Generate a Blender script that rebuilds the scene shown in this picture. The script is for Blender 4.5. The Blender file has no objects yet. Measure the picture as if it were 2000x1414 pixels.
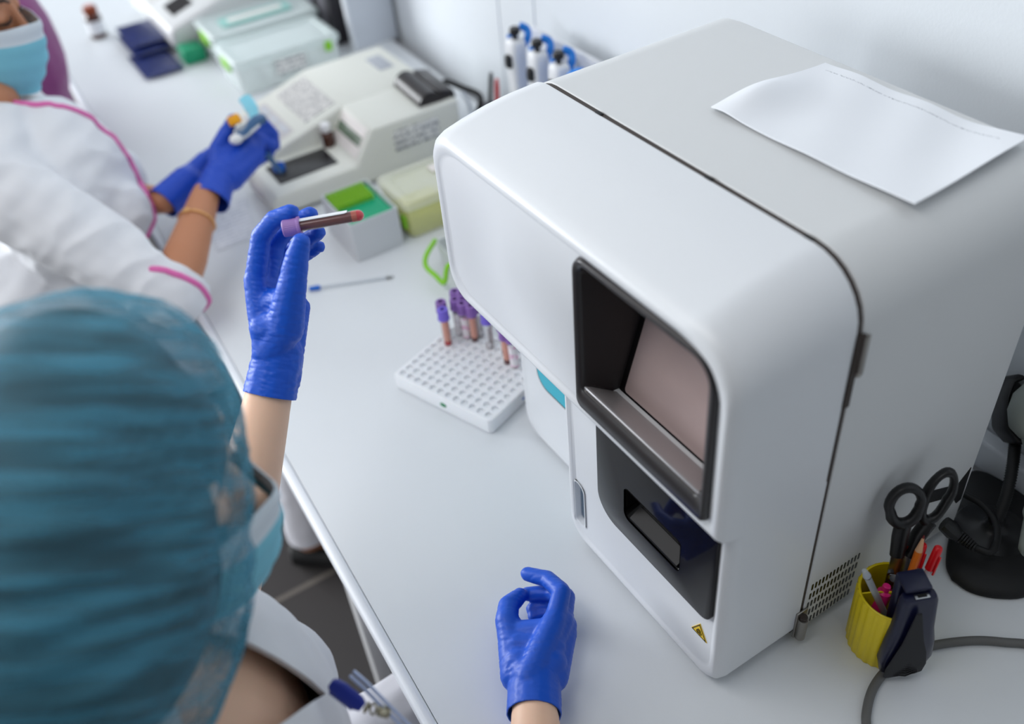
import bpy, bmesh, math, random
from math import pi, sin, cos, radians, sqrt
from mathutils import Vector, Matrix, Euler, noise
from mathutils.bvhtree import BVHTree
V = Vector
S = bpy.context.scene
COL = S.collection
random.seed(7)
TZ = 0.75            # height of the table top; all coordinates below are metres relative to the table top

# ------------------------------------------------------------------ camera
cam_d = bpy.data.cameras.new('camera'); cam = bpy.data.objects.new('camera', cam_d); COL.objects.link(cam)
RM = ((0.533667, -0.526153, 0.662090), (0.841900, 0.404617, -0.357056), (-0.080027, 0.747962, 0.658899))
cam.matrix_world = Matrix.Translation((0, 0, 0.95 + TZ)) @ Matrix(RM).to_4x4()
cam_d.sensor_width = 36; cam_d.sensor_fit = 'HORIZONTAL'; cam_d.lens = 33.229
cam_d.clip_start = 0.02; cam_d.clip_end = 50
cam_d.dof.use_dof = True; cam_d.dof.focus_distance = 1.03; cam_d.dof.aperture_fstop = 2.2
S.camera = cam

# ------------------------------------------------------------------ light
W = bpy.data.worlds.new('daylight'); S.world = W; W.use_nodes = True
bgn = W.node_tree.nodes['Background']; bgn.inputs[0].default_value = (0.94, 0.97, 1.0, 1); bgn.inputs[1].default_value = 0.14
def area(name, loc, target, sx, sy, power, col):
    d = bpy.data.lights.new(name, 'AREA'); d.shape = 'RECTANGLE'; d.size = sx; d.size_y = sy; d.energy = power; d.color = col
    o = bpy.data.objects.new(name, d); COL.objects.link(o); o.location = loc
    o.rotation_euler = (V(target) - V(loc)).to_track_quat('-Z', 'Y').to_euler(); return o
area('window_daylight', (-6.2, -2.9, 1.75), (-0.8, 0.6, 1.0), 3.6, 1.9, 350, (0.93, 0.97, 1.0))
area('front_fill', (-1.6, -4.2, 1.9), (-0.9, 0.5, 0.9), 3.2, 1.7, 50, (0.94, 0.97, 1.0))  # unseen fill lamp, added from the front to even out the brightness
area('overhead_fill', (-1.0, -0.6, 2.72), (-1.0, -0.6, 0), 1.8, 0.6, 13, (1.0, 0.98, 0.96))  # unseen overhead fill, added to brighten the front technician's coat and skin
S.view_settings.view_transform = 'Standard'; S.view_settings.look = 'None'; S.view_settings.exposure = 0.22; S.view_settings.gamma = 1.0
S.view_settings.use_curve_mapping = False
S.cycles.use_denoising = True
S.cycles.max_bounces = 8; S.cycles.transparent_max_bounces = 12; S.cycles.caustics_reflective = False; S.cycles.caustics_refractive = False

# ------------------------------------------------------------------ materials
def lin(c):
    return tuple(((x / 255) / 12.92 if x / 255 <= 0.04045 else ((x / 255 + 0.055) / 1.055) ** 2.4) for x in c) + (1.0,)
def mat(name, rgb, rough=0.5, metal=0.0, spec=0.5, trans=0.0, ior=1.45, alpha=1.0, coat=0.0, sss=0.0, bump=0.0, bscale=80.0, var=0.0, vscale=6.0, sheen=0.0):
    m = bpy.data.materials.new(name); m.use_nodes = True; nt = m.node_tree; b = nt.nodes['Principled BSDF']
    b.inputs['Base Color'].default_value = lin(rgb); b.inputs['Roughness'].default_value = rough; b.inputs['Metallic'].default_value = metal
    b.inputs['Specular IOR Level'].default_value = spec; b.inputs['Transmission Weight'].default_value = trans; b.inputs['IOR'].default_value = ior
    b.inputs['Alpha'].default_value = alpha; b.inputs['Coat Weight'].default_value = coat; b.inputs['Sheen Weight'].default_value = sheen
    if sss: b.inputs['Subsurface Weight'].default_value = sss; b.inputs['Subsurface Radius'].default_value = (1, .35, .2); b.inputs['Subsurface Scale'].default_value = 0.006
    tc = nt.nodes.new('ShaderNodeTexCoord')
    if var:
        n = nt.nodes.new('ShaderNodeTexNoise'); n.inputs['Scale'].default_value = vscale; n.inputs['Detail'].default_value = 4
        nt.links.new(tc.outputs['Object'], n.inputs['Vector'])
        r = nt.nodes.new('ShaderNodeMapRange'); r.inputs['To Min'].default_value = 1 - var; r.inputs['To Max'].default_value = 1 + var
        nt.links.new(n.outputs['Fac'], r.inputs['Value'])
        h = nt.nodes.new('ShaderNodeHueSaturation'); h.inputs['Color'].default_value = lin(rgb); nt.links.new(r.outputs[0], h.inputs['Value'])
        nt.links.new(h.outputs[0], b.inputs['Base Color'])
    if bump:
        n2 = nt.nodes.new('ShaderNodeTexNoise'); n2.inputs['Scale'].default_value = bscale; n2.inputs['Detail'].default_value = 5
        nt.links.new(tc.outputs['Object'], n2.inputs['Vector'])
        bp = nt.nodes.new('ShaderNodeBump'); bp.inputs['Strength'].default_value = bump; bp.inputs['Distance'].default_value = 0.002
        nt.links.new(n2.outputs['Fac'], bp.inputs['Height']); nt.links.new(bp.outputs[0], b.inputs['Normal'])
    return m
def print_mat(name, paper, ink, line=700.0, glyph=900.0, axis='X', thr=0.5, rough=0.6):
    """paper with rows of small dark print"""
    m = mat(name, paper, rough); nt = m.node_tree; b = nt.nodes['Principled BSDF']
    tc = nt.nodes.new('ShaderNodeTexCoord'); sx = nt.nodes.new('ShaderNodeSeparateXYZ'); nt.links.new(tc.outputs['Object'], sx.inputs[0])
    ax = {'X': 0, 'Y': 1, 'Z': 2}[axis]
    mu = nt.nodes.new('ShaderNodeMath'); mu.operation = 'MULTIPLY'; mu.inputs[1].default_value = line; nt.links.new(sx.outputs[ax], mu.inputs[0])
    si = nt.nodes.new('ShaderNodeMath'); si.operation = 'SINE'; nt.links.new(mu.outputs[0], si.inputs[0])
    g = nt.nodes.new('ShaderNodeMath'); g.operation = 'GREATER_THAN'; g.inputs[1].default_value = 0.1; nt.links.new(si.outputs[0], g.inputs[0])
    n = nt.nodes.new('ShaderNodeTexNoise'); n.inputs['Scale'].default_value = glyph; n.inputs['Detail'].default_value = 1
    nt.links.new(tc.outputs['Object'], n.inputs['Vector'])
    g2 = nt.nodes.new('ShaderNodeMath'); g2.operation = 'GREATER_THAN'; g2.inputs[1].default_value = thr; nt.links.new(n.outputs['Fac'], g2.inputs[0])
    mm = nt.nodes.new('ShaderNodeMath'); mm.operation = 'MULTIPLY'; nt.links.new(g.outputs[0], mm.inputs[0]); nt.links.new(g2.outputs[0], mm.inputs[1])
    mx = nt.nodes.new('ShaderNodeMix'); mx.data_type = 'RGBA'; mx.inputs[6].default_value = lin(paper); mx.inputs[7].default_value = lin(ink)
    nt.links.new(mm.outputs[0], mx.inputs[0]); nt.links.new(mx.outputs[2], b.inputs['Base Color'])
    return m
M = {}
def defm(k, *a, **kw): M[k] = mat(k, *a, **kw)
defm('wall_paint', (220, 225, 230), .55, bump=.12, bscale=220)
defm('ceiling_paint', (235, 235, 235), .8)
defm('table_laminate', (222, 226, 230), .38, bump=.05, bscale=900)
defm('table_edge', (238, 242, 248), .3)
defm('white_metal', (225, 226, 228), .4)
defm('machine_white', (222, 225, 229), .32, bump=.03, bscale=1500)
defm('machine_body', (214, 216, 217), .45, bump=.06, bscale=1800)
defm('seam_dark', (58, 49, 45), .6)
defm('gloss_black', (22, 20, 22), .07, spec=.13)
defm('bezel_black', (40, 37, 39), .3)
defm('shelf_satin', (206, 204, 206), .42, metal=.6)
defm('stapler_grip', (30, 30, 34), .7)
defm('slot_black', (10, 10, 11), .2, spec=.3)
defm('tray_grey', (30, 30, 32), .35, spec=.3)
defm('teal_panel', (38, 178, 200), .3)
defm('button_blue', (92, 112, 132), .2)
defm('hinge_metal', (150, 146, 140), .3, metal=.9)
defm('warning_yellow', (240, 200, 20), .4)
defm('ink_black', (14, 14, 14), .5)
defm('paper', (236, 239, 244), .65)
defm('paper_grey', (176, 180, 188), .7)
defm('plastic_white', (236, 239, 243), .35, sss=.05)
defm('hole_grey', (203, 207, 214), .5)
defm('green_mark', (20, 130, 80), .5)
defm('blue_mark', (70, 110, 190), .5)
defm('cap_lilac', (158, 122, 186), .45)
defm('cap_mauve', (136, 98, 172), .45)
defm('cap_violet', (122, 104, 214), .45)
defm('cap_hole', (40, 26, 52), .7)
defm('clear_glass', (250, 250, 252), .04, alpha=.06)
defm('blood_dark', (92, 24, 24), .1, coat=.6)
defm('blood_bright', (190, 16, 34), .15, coat=.5)
defm('smear_pale', (214, 150, 130), .2)
defm('glove_blue', (20, 84, 200), .44, spec=.45, bump=.1, bscale=300, var=.06, vscale=25)
defm('glove_far', (22, 72, 190), .42, bump=.1, bscale=160)
defm('skin_light', (238, 196, 168), .5, sss=.12, bump=.05, bscale=250, var=.04, vscale=20)
defm('skin_tan', (190, 130, 96), .5, sss=.1, bump=.05, bscale=250, var=.04, vscale=20)
defm('coat_white', (222, 223, 227), .8, sheen=.2, bump=.12, bscale=120)
defm('coat_cool', (226, 228, 233), .8, sheen=.2, bump=.14, bscale=70)
defm('pink_trim', (226, 112, 178), .7)
defm('scrub_purple', (126, 50, 112), .8, sheen=.2, bump=.2, bscale=60, var=.08, vscale=8)
defm('trouser_white', (214, 214, 222), .85, bump=.2, bscale=60)
defm('trouser_dark', (40, 38, 44), .85)
defm('shoe_black', (16, 16, 18), .5)
defm('hair_dark', (34, 24, 22), .6)
defm('lash', (24, 18, 18), .7)
defm('mask_blue', (128, 198, 218), .8, bump=.15, bscale=150)
defm('mask_white', (216, 226, 234), .8)
defm('gold', (232, 176, 118), .3, metal=.9)
defm('navy_plastic', (24, 42, 140), .35)
defm('strap_clear', (178, 190, 220), .3)
defm('cup_yellow', (228, 204, 16), .38)
defm('black_plastic', (22, 22, 24), .38)
defm('black_matte', (18, 18, 20), .6)
defm('steel', (170, 172, 175), .25, metal=1.0)
defm('pencil_orange', (226, 116, 30), .45)
defm('wood', (214, 168, 130), .7)
defm('lead_red', (120, 40, 40), .6)
defm('red_cap', (212, 20, 30), .3)
defm('pink_marker', (236, 40, 130), .3)
defm('stapler_navy', (17, 21, 52), .3)
defm('grip_black', (24, 24, 28), .7)
defm('scanner_grey', (140, 146, 140), .5)
defm('cable_grey', (98, 98, 97), .55)
defm('beige', (226, 227, 219), .5)
defm('beige_panel', (222, 214, 204), .5)
defm('panel_grey', (205, 201, 202), .5)
defm('lcd_green', (106, 124, 104), .25)
defm('roll_black', (40, 36, 38), .35)
defm('plate_black', (36, 34, 36), .35, var=.5, vscale=120)
defm('amber', (70, 28, 12), .15, coat=.3)
defm('amber_lid', (132, 56, 18), .4)
defm('label_white', (226, 230, 234), .6)
defm('navy_foil', (14, 32, 92), .35, bump=.5, bscale=35, var=.25, vscale=20)
defm('green_plastic', (8, 146, 104), .4)
defm('tip_lime', (156, 214, 58), .45)
defm('tip_green', (0, 166, 120), .45)
defm('card_grey', (208, 211, 215), .6)
defm('lime', (134, 204, 30), .4)
defm('clear_tub', (240, 249, 248), .22, alpha=.55)
defm('clear_lid', (234, 247, 246), .25, alpha=.62)
defm('milky_white', (232, 238, 236), .35, trans=.25, ior=1.1)
defm('yellow_tub', (236, 239, 184), .25, alpha=.42)
defm('yellow_lid', (240, 242, 226), .3, alpha=.55)
defm('yellow_liquid', (208, 206, 20), .3)
defm('lid_aqua', (146, 200, 192), .4)
defm('swab_blue', (18, 104, 204), .4)
defm('swab_clear', (206, 214, 222), .3, alpha=.6)
defm('pip_blue', (14, 122, 214), .35)
defm('pip_white', (222, 224, 228), .35)
defm('pip_grey', (172, 178, 186), .4)
defm('orange_knob', (246, 170, 8), .4)
defm('slate_blue', (60, 98, 140), .35)
defm('cyan_plastic', (138, 214, 234), .35)
defm('binder_dark', (44, 42, 48), .5)
defm('binder_grey', (160, 160, 172), .5)
defm('panel_bluegrey', (210, 216, 226), .4)
defm('acrylic', (224, 236, 244), .12, alpha=.25)
defm('vial_cap_white', (236, 236, 238), .4)
M['print'] = print_mat('print', (232, 234, 238), (80, 84, 92), 900, 600, 'Z')
M['print_y'] = print_mat('print_y', (232, 232, 230), (120, 124, 134), 480, 170, 'Z', .46)
M['print_x'] = print_mat('print_x', (232, 230, 226), (96, 98, 108), 520, 280, 'X', .47)
M['tube_label'] = print_mat('tube_label', (236, 236, 240), (30, 30, 34), 2200, 700, 'X', .52)
M['tube_label_pink'] = print_mat('tube_label_pink', (240, 236, 240), (214, 80, 170), 300, 420, 'Z', .55)

defm('screen_glass', (196, 174, 172), .22, var=.16, vscale=9)  # pinkish base and mottling stand in for reflections on the dim screen
defm('smear_mid', (176, 84, 66), .2)
defm('pen_barrel', (196, 190, 196), .2)
defm('panel_light', (236, 230, 226), .5)
defm('skin_pink', (214, 150, 140), .5)
defm('beige_cool', (214, 216, 216), .5)
defm('binder_grey2', (110, 108, 116), .5)
defm('clip_metal', (176, 170, 150), .35, metal=.8)
M['print_faint'] = print_mat('print_faint', (226, 229, 234), (196, 200, 208), 500, 260, 'X')
def paper_mat():
    m = print_mat('paper_typed', (236, 239, 244), (150, 154, 164), 400, 900, 'Y', .5); nt = m.node_tree; b = nt.nodes['Principled BSDF']
    # one typed line near the far edge only
    mix = b.inputs['Base Color'].links[0].from_node; fac = mix.inputs[0].links[0].from_node
    tc = [n for n in nt.nodes if n.type == 'TEX_COORD'][0]; sx = nt.nodes.new('ShaderNodeSeparateXYZ'); nt.links.new(tc.outputs['Object'], sx.inputs[0])
    def band(sock, lo, hi):
        a = nt.nodes.new('ShaderNodeMath'); a.operation = 'GREATER_THAN'; a.inputs[1].default_value = lo; nt.links.new(sock, a.inputs[0])
        c = nt.nodes.new('ShaderNodeMath'); c.operation = 'LESS_THAN'; c.inputs[1].default_value = hi; nt.links.new(sock, c.inputs[0])
        p = nt.nodes.new('ShaderNodeMath'); p.operation = 'MULTIPLY'; nt.links.new(a.outputs[0], p.inputs[0]); nt.links.new(c.outputs[0], p.inputs[1]); return p
    y = band(sx.outputs[1], .0658, .0678); x = band(sx.outputs[0], -.105, .10)
    n = [q for q in nt.nodes if q.type == 'TEX_NOISE'][0]; g = nt.nodes.new('ShaderNodeMath'); g.operation = 'GREATER_THAN'; g.inputs[1].default_value = .54; nt.links.new(n.outputs['Fac'], g.inputs[0])
    p = nt.nodes.new('ShaderNodeMath'); p.operation = 'MULTIPLY'; nt.links.new(y.outputs[0], p.inputs[0]); nt.links.new(x.outputs[0], p.inputs[1])
    p2 = nt.nodes.new('ShaderNodeMath'); p2.operation = 'MULTIPLY'; nt.links.new(p.outputs[0], p2.inputs[0]); nt.links.new(g.outputs[0], p2.inputs[1]); nt.links.new(p2.outputs[0], mix.inputs[0]); return m
M['paper_typed'] = paper_mat()
def floor_mat():
    m = mat('floor_tile', (66, 64, 66), .45); nt = m.node_tree; b = nt.nodes['Principled BSDF']
    tc = nt.nodes.new('ShaderNodeTexCoord'); mp = nt.nodes.new('ShaderNodeMapping'); nt.links.new(tc.outputs['Object'], mp.inputs[0])
    mp.inputs['Rotation'].default_value = (0, 0, radians(0)); mp.inputs['Location'].default_value = (.009, .18, 0)
    br = nt.nodes.new('ShaderNodeTexBrick'); nt.links.new(mp.outputs[0], br.inputs[0]); br.offset = 0.0
    br.inputs['Color1'].default_value = lin((62, 60, 61)); br.inputs['Color2'].default_value = lin((68, 65, 65)); br.inputs['Mortar'].default_value = lin((118, 112, 106))
    br.inputs['Scale'].default_value = 1.0; br.inputs['Mortar Size'].default_value = 0.006; br.inputs['Brick Width'].default_value = .45; br.inputs['Row Height'].default_value = .45
    nt.links.new(br.outputs['Color'], b.inputs['Base Color']); return m
M['floor_tile'] = floor_mat()
def capmat(name, c1, c2, alpha, pleat):
    """thin pleated non-woven cloth, partly see-through"""
    m = mat(name, c1, .75, bump=.25, bscale=60); nt = m.node_tree; b = nt.nodes['Principled BSDF']
    tc = nt.nodes.new('ShaderNodeTexCoord'); n = nt.nodes.new('ShaderNodeTexNoise'); n.inputs['Scale'].default_value = 9; n.inputs['Detail'].default_value = 3
    cv = nt.nodes.new('ShaderNodeCombineXYZ')
    for q, (dr, k) in enumerate(pleat):
        dt = nt.nodes.new('ShaderNodeVectorMath'); dt.operation = 'DOT_PRODUCT'; dt.inputs[1].default_value = tuple(x * k for x in dr); nt.links.new(tc.outputs['Object'], dt.inputs[0]); nt.links.new(dt.outputs['Value'], cv.inputs[q])
    nt.links.new(cv.outputs[0], n.inputs['Vector'])
    r = nt.nodes.new('ShaderNodeMapRange'); r.inputs['From Min'].default_value = .35; r.inputs['From Max'].default_value = .65; r.inputs['To Min'].default_value = alpha[0]; r.inputs['To Max'].default_value = alpha[1]
    nt.links.new(n.outputs['Fac'], r.inputs['Value'])
    lw = nt.nodes.new('ShaderNodeNewGeometry')
    nt.links.new(r.outputs[0], b.inputs['Alpha'])
    mx = nt.nodes.new('ShaderNodeMix'); mx.data_type = 'RGBA'; mx.inputs[6].default_value = lin(c1); mx.inputs[7].default_value = lin(c2)
    nt.links.new(n.outputs['Fac'], mx.inputs[0]); nt.links.new(mx.outputs[2], b.inputs['Base Color']); return m
M['cap_cloth'] = capmat('cap_cloth', (98, 172, 196), (66, 140, 170), (.24, .64), (((0.5337, 0.8419, -0.0800), 1.2), ((-0.5262, 0.4046, 0.7480), 12), ((0.6621, -0.3571, 0.6589), 2)))
M['cap_cloth_far'] = capmat('cap_cloth_far', (60, 140, 170), (40, 96, 124), (.7, .95), (((1, 0, 0), 2), ((0, 1, 0), 1), ((0, 0, 1), 6)))

# ------------------------------------------------------------------ mesh building
BASE = {}
def thing(name, label, cat, loc, group=None):
    o = bpy.data.objects.new(name, None); COL.objects.link(o); o.empty_display_size = .05
    o.location = (loc[0], loc[1], loc[2] + TZ); BASE[o] = V(loc); o['label'] = label; o['category'] = cat
    if group: o['group'] = group
    return o
def base_of(o):
    while o.parent is not None: o = o.parent
    return BASE[o]
def frame(axis, hint=(0, 0, 1)):
    a = V(axis).normalized(); h = V(hint)
    if abs(a.dot(h.normalized())) > .98: h = V((1, 0, 0)) if abs(a.x) < .9 else V((0, 1, 0))
    x = h.cross(a).normalized(); y = a.cross(x); return Matrix((x, y, a)).transposed()
class MB:
    def __init__(s): s.bm = bmesh.new()
    def poly(s, verts, faces):
        vs = [s.bm.verts.new(v) for v in verts]
        for f in faces:
            try: s.bm.faces.new([vs[i] for i in f])
            except ValueError: pass
        return vs
    def box(s, c, size, rot=None, bev=0, seg=2):
        x, y, z = [q / 2 for q in size]; b = MB()
        b.poly([(-x, -y, -z), (x, -y, -z), (x, y, -z), (-x, y, -z), (-x, -y, z), (x, -y, z), (x, y, z), (-x, y, z)],
               [(3, 2, 1, 0), (4, 5, 6, 7), (0, 1, 5, 4), (1, 2, 6, 5), (2, 3, 7, 6), (3, 0, 4, 7)])
        if bev: bmesh.ops.bevel(b.bm, geom=list(b.bm.edges), offset=bev, segments=seg, profile=.5, affect='EDGES', clamp_overlap=True)
        m = Matrix.Translation(V(c)) @ ((rot if isinstance(rot, Matrix) else Euler(rot).to_matrix()).to_4x4() if rot is not None else Matrix())
        s.add(b, m); return s
    def add(s, other, m=None):
        if m is not None: bmesh.ops.transform(other.bm, matrix=m, verts=other.bm.verts)
        me = bpy.data.meshes.new('tmp'); other.bm.to_mesh(me); other.bm.free(); s.bm.from_mesh(me); bpy.data.meshes.remove(me); return s
    def loft(s, rings, closed=True, cap=(True, True)):
        vr = [[s.bm.verts.new(p) for p in r] for r in rings]; n = len(rings[0])
        for a, b in zip(vr, vr[1:]):
            for i in range(n if closed else n - 1):
                j = (i + 1) % n
                try: s.bm.faces.new((a[i], a[j], b[j], b[i]))
                except ValueError: pass
        if closed and cap[0]: s.bm.faces.new(list(reversed(vr[0])))
        if closed and cap[1]: s.bm.faces.new(vr[-1])
        return s
    def tube(s, path, r, seg=12, cap=(True, True), flat=1.0, hint=(0, 0, 1)):
        path = [V(p) for p in path]; n = len(path); rs = r if isinstance(r, (list, tuple)) else [r] * n; rings = []
        up = None
        for i, p in enumerate(path):
            t = (path[min(i + 1, n - 1)] - path[max(i - 1, 0)]).normalized()
            if up is None: f = frame(t, hint); up = f.col[1]
            x = up.cross(t).normalized() if up.cross(t).length > 1e-6 else frame(t).col[0]
            up = t.cross(x).normalized()
            rings.append([p + (x * cos(2 * pi * k / seg) + up * sin(2 * pi * k / seg) * flat) * rs[i] for k in range(seg)])
        return s.loft(rings, True, cap)
    def cyl(s, a, b, r0, r1=None, seg=24): return s.tube([a, b], [r0, r0 if r1 is None else r1], seg)
    def lathe(s, prof, origin=(0, 0, 0), axis=(0, 0, 1), seg=32, cap=(True, True), rib=None):
        f = frame(axis); o = V(origin)
        rings = [[o + f.col[2] * h + (f.col[0] * cos(2 * pi * k / seg) + f.col[1] * sin(2 * pi * k / seg)) * (r + (rib[0] * (cos(rib[1] * 2 * pi * k / seg)) if rib else 0)) for k in range(seg)] for r, h in prof]
        return s.loft(rings, True, cap)
    def sphere(s, c, r, rot=None, seg=20, rings=12):
        r = (r, r, r) if not isinstance(r, (tuple, list, Vector)) else r
        m = Matrix.Translation(V(c)) @ (rot.to_4x4() if rot is not None else Matrix()) @ Matrix.Diagonal((r[0], r[1], r[2], 1))
        bmesh.ops.create_uvsphere(s.bm, u_segments=seg, v_segments=rings, radius=1, matrix=m); return s
    def caps(s, a, b, ra, rb=None, seg=14):
        rb = ra if rb is None else rb; a = V(a); b = V(b)
        s.sphere(a, ra, seg=seg, rings=10); s.sphere(b, rb, seg=seg, rings=10)
        if (b - a).length > 1e-5: s.tube([a, b], [ra, rb], seg)
        return s
    def chain(s, pts, rs):
        for i in range(len(pts) - 1): s.caps(pts[i], pts[i + 1], rs[i], rs[i + 1])
        return s
    def prism(s, poly, f, depth):
        """poly: 2-D points; f(u, v, w) -> 3-D; w = 0 and w = depth"""
        return s.loft([[f(u, v, 0) for u, v in poly], [f(u, v, depth) for u, v in poly]])
    def bevel(s, w, seg=3, ang=35):
        bmesh.ops.recalc_face_normals(s.bm, faces=s.bm.faces)
        e = [e for e in s.bm.edges if len(e.link_faces) == 2 and e.calc_face_angle(0) > radians(ang)]
        if e: bmesh.ops.bevel(s.bm, geom=e, offset=w, segments=seg, profile=.5, affect='EDGES', clamp_overlap=True)
        return s
    def mesh(s, name):
        bmesh.ops.recalc_face_normals(s.bm, faces=s.bm.faces)
        me = bpy.data.meshes.new(name); s.bm.to_mesh(me); s.bm.free(); return me
    def build(s, name, m, parent=None, smooth=True, ang=40, mats=None):
        b = base_of(parent) if parent is not None else V((0, 0, 0))
        me = s.mesh(name); me.transform(Matrix.Translation(-b)); return link(name, me, m, parent, smooth, ang)
    def wn(s, name, m, parent, **k):
        o = s.build(name, m, parent, **k); md = o.modifiers.new('even_normals', 'WEIGHTED_NORMAL'); md.weight = 100; md.keep_sharp = True; return o
    def single(s, name, m, label, cat, loc, group=None, ang=40):
        me = s.mesh(name); me.transform(Matrix.Translation(-V(loc)))
        o = link(name, me, m, None, True, ang); o.location = (loc[0], loc[1], loc[2] + TZ); BASE[o] = V(loc)
        o['label'] = label; o['category'] = cat
        if group: o['group'] = group
        return o
def link(name, me, m, parent, smooth=True, ang=40):
    o = bpy.data.objects.new(name, me); COL.objects.link(o); o.parent = parent
    for k in (m if isinstance(m, (list, tuple)) else [m]): me.materials.append(M[k])
    if smooth:
        me.polygons.foreach_set('use_smooth', [True] * len(me.polygons)); me.set_sharp_from_angle(angle=radians(ang))
    return o
def struct(mb, name, m, loc=(0, 0, 0)):
    me = mb.mesh(name); o = link(name, me, m, None); o.location = (0, 0, TZ); o['kind'] = 'structure'; return o
def bake(o):
    dg = bpy.context.evaluated_depsgraph_get(); me = bpy.data.meshes.new_from_object(o.evaluated_get(dg)); old = o.data
    o.modifiers.clear(); o.data = me; bpy.data.meshes.remove(old)
def remesh(mb, name, m, parent, voxel, smooth=6, disp=None, cut=None, fac=.5, base=None):
    """overlapping closed shapes -> ONE continuous skin"""
    b = base_of(parent) if base is None else V(base); me = mb.mesh(name)
    o = bpy.data.objects.new(name, me); COL.objects.link(o)
    r = o.modifiers.new('r', 'REMESH'); r.mode = 'VOXEL'; r.voxel_size = voxel; r.adaptivity = 0
    if smooth: q = o.modifiers.new('s', 'SMOOTH'); q.factor = fac; q.iterations = smooth
    bpy.context.view_layer.update(); bake(o)
    bm = bmesh.new(); bm.from_mesh(o.data)
    for (p, n) in (cut or []):
        bmesh.ops.bisect_plane(bm, geom=bm.verts[:] + bm.edges[:] + bm.faces[:], plane_co=p, plane_no=n, clear_outer=True)
    if disp:
        bm.normal_update()
        for v in bm.verts: v.co += v.normal * disp(v.co)
    bm.to_mesh(o.data); bm.free()
    o.data.transform(Matrix.Translation(-b)); o.data.materials.clear(); o.data.materials.append(M[m]); o.parent = parent
    o.data.polygons.foreach_set('use_smooth', [True] * len(o.data.polygons)); return o
def boolean(o, cutter_mb, op='DIFFERENCE'):
    """cutter in table coordinates"""
    me = cutter_mb.mesh('cutter'); c = bpy.data.objects.new('cutter', me); COL.objects.link(c)
    b = base_of(o) if (o in BASE or o.parent is not None) else V((0, 0, 0)); c.data.transform(Matrix.Translation(-b))
    p = o.parent; o.parent = None; l = o.location.copy(); o.location = (0, 0, 0)
    kept = [m_.name for m_ in o.modifiers if m_.type == 'WEIGHTED_NORMAL']
    for k_ in kept: o.modifiers.remove(o.modifiers[k_])
    md = o.modifiers.new('b', 'BOOLEAN'); md.object = c; md.operation = op; md.solver = 'EXACT'
    bpy.context.view_layer.update(); bake(o); bpy.data.objects.remove(c); o.parent = p; o.location = l
    o.data.set_sharp_from_angle(angle=radians(40))
    if kept: md = o.modifiers.new('even_normals', 'WEIGHTED_NORMAL'); md.weight = 100; md.keep_sharp = True
def rrect(x0, x1, z0, z1, r, n=6):
    """rounded rectangle; r: one radius or (bl, br, tr, tl)"""
    r = (r,) * 4 if not isinstance(r, (tuple, list)) else r; out = []
    for (cx, cz, a0, rr) in ((x0 + r[0], z0 + r[0], pi, r[0]), (x1 - r[1], z0 + r[1], 1.5 * pi, r[1]), (x1 - r[2], z1 - r[2], 0, r[2]), (x0 + r[3], z1 - r[3], .5 * pi, r[3])):
        for k in range(n + 1):
            a = a0 + .5 * pi * k / n; out.append((cx + rr * cos(a), cz + rr * sin(a)))
    return out
def lerp(a, b, t): return V(a) * (1 - t) + V(b) * t
def smoothpath(pts, n=8):
    pts = [V(p) for p in pts]; out = []; P = [pts[0] * 2 - pts[1]] + pts + [pts[-1] * 2 - pts[-2]]
    for i in range(1, len(P) - 2):
        a, b, c, d = P[i - 1:i + 3]
        for k in range(n):
            t = k / n; out.append(.5 * ((2 * b) + (c - a) * t + (2 * a - 5 * b + 4 * c - d) * t * t + (3 * b - a - 3 * c + d) * t ** 3))
    out.append(pts[-1]); return out
def copy_tree(o, loc, label=None):
    c = o.copy(); COL.objects.link(c); c.location = (loc[0], loc[1], loc[2] + TZ); BASE[c] = V(loc)
    if label: c['label'] = label
    for ch in o.children:
        d = ch.copy(); COL.objects.link(d); d.parent = c
        for g in ch.children: e = g.copy(); COL.objects.link(e); e.parent = d
    return c
# ================================================================== the room
mb = MB(); mb.box((-1.4, -.9, -TZ - .05), (7.6, 3.8, .1)); struct(mb, 'floor', 'floor_tile')
WY = lambda x: .905 - .034 * (x + .40)          # the back wall stands a little askew to the machine
mb = MB(); mb.prism([(-5.2, WY(-5.2)), (2.4, WY(2.4)), (2.4, WY(2.4) + .12), (-5.2, WY(-5.2) + .12)], lambda u, v, w: (u, v, -TZ + w), 2.75); struct(mb, 'wall_back', 'wall_paint')
mb = MB(); mb.box((-1.4, -.9, 2.05), (7.6, 3.8, .1)); struct(mb, 'ceiling', 'ceiling_paint')
for i, x in enumerate((-1.512, -1.655)):        # joints of the wall panels
    mb = MB(); mb.box((x, WY(x) - .0004, .62), (.003, .002, 1.2), bev=.0005); struct(mb, 'trim_%d' % (i + 1), 'panel_bluegrey')
mb = MB(); mb.prism([(-.95, WY(-.95) - .001), (1.2, WY(1.2) - .001), (1.2, WY(1.2) - .026), (-.95, WY(-.95) - .026)], lambda u, v, w: (u, v, .002 + w), .045); mb.bevel(.005)
struct(mb, 'trim_3', 'table_edge')              # white cable duct along the foot of the wall

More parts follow.
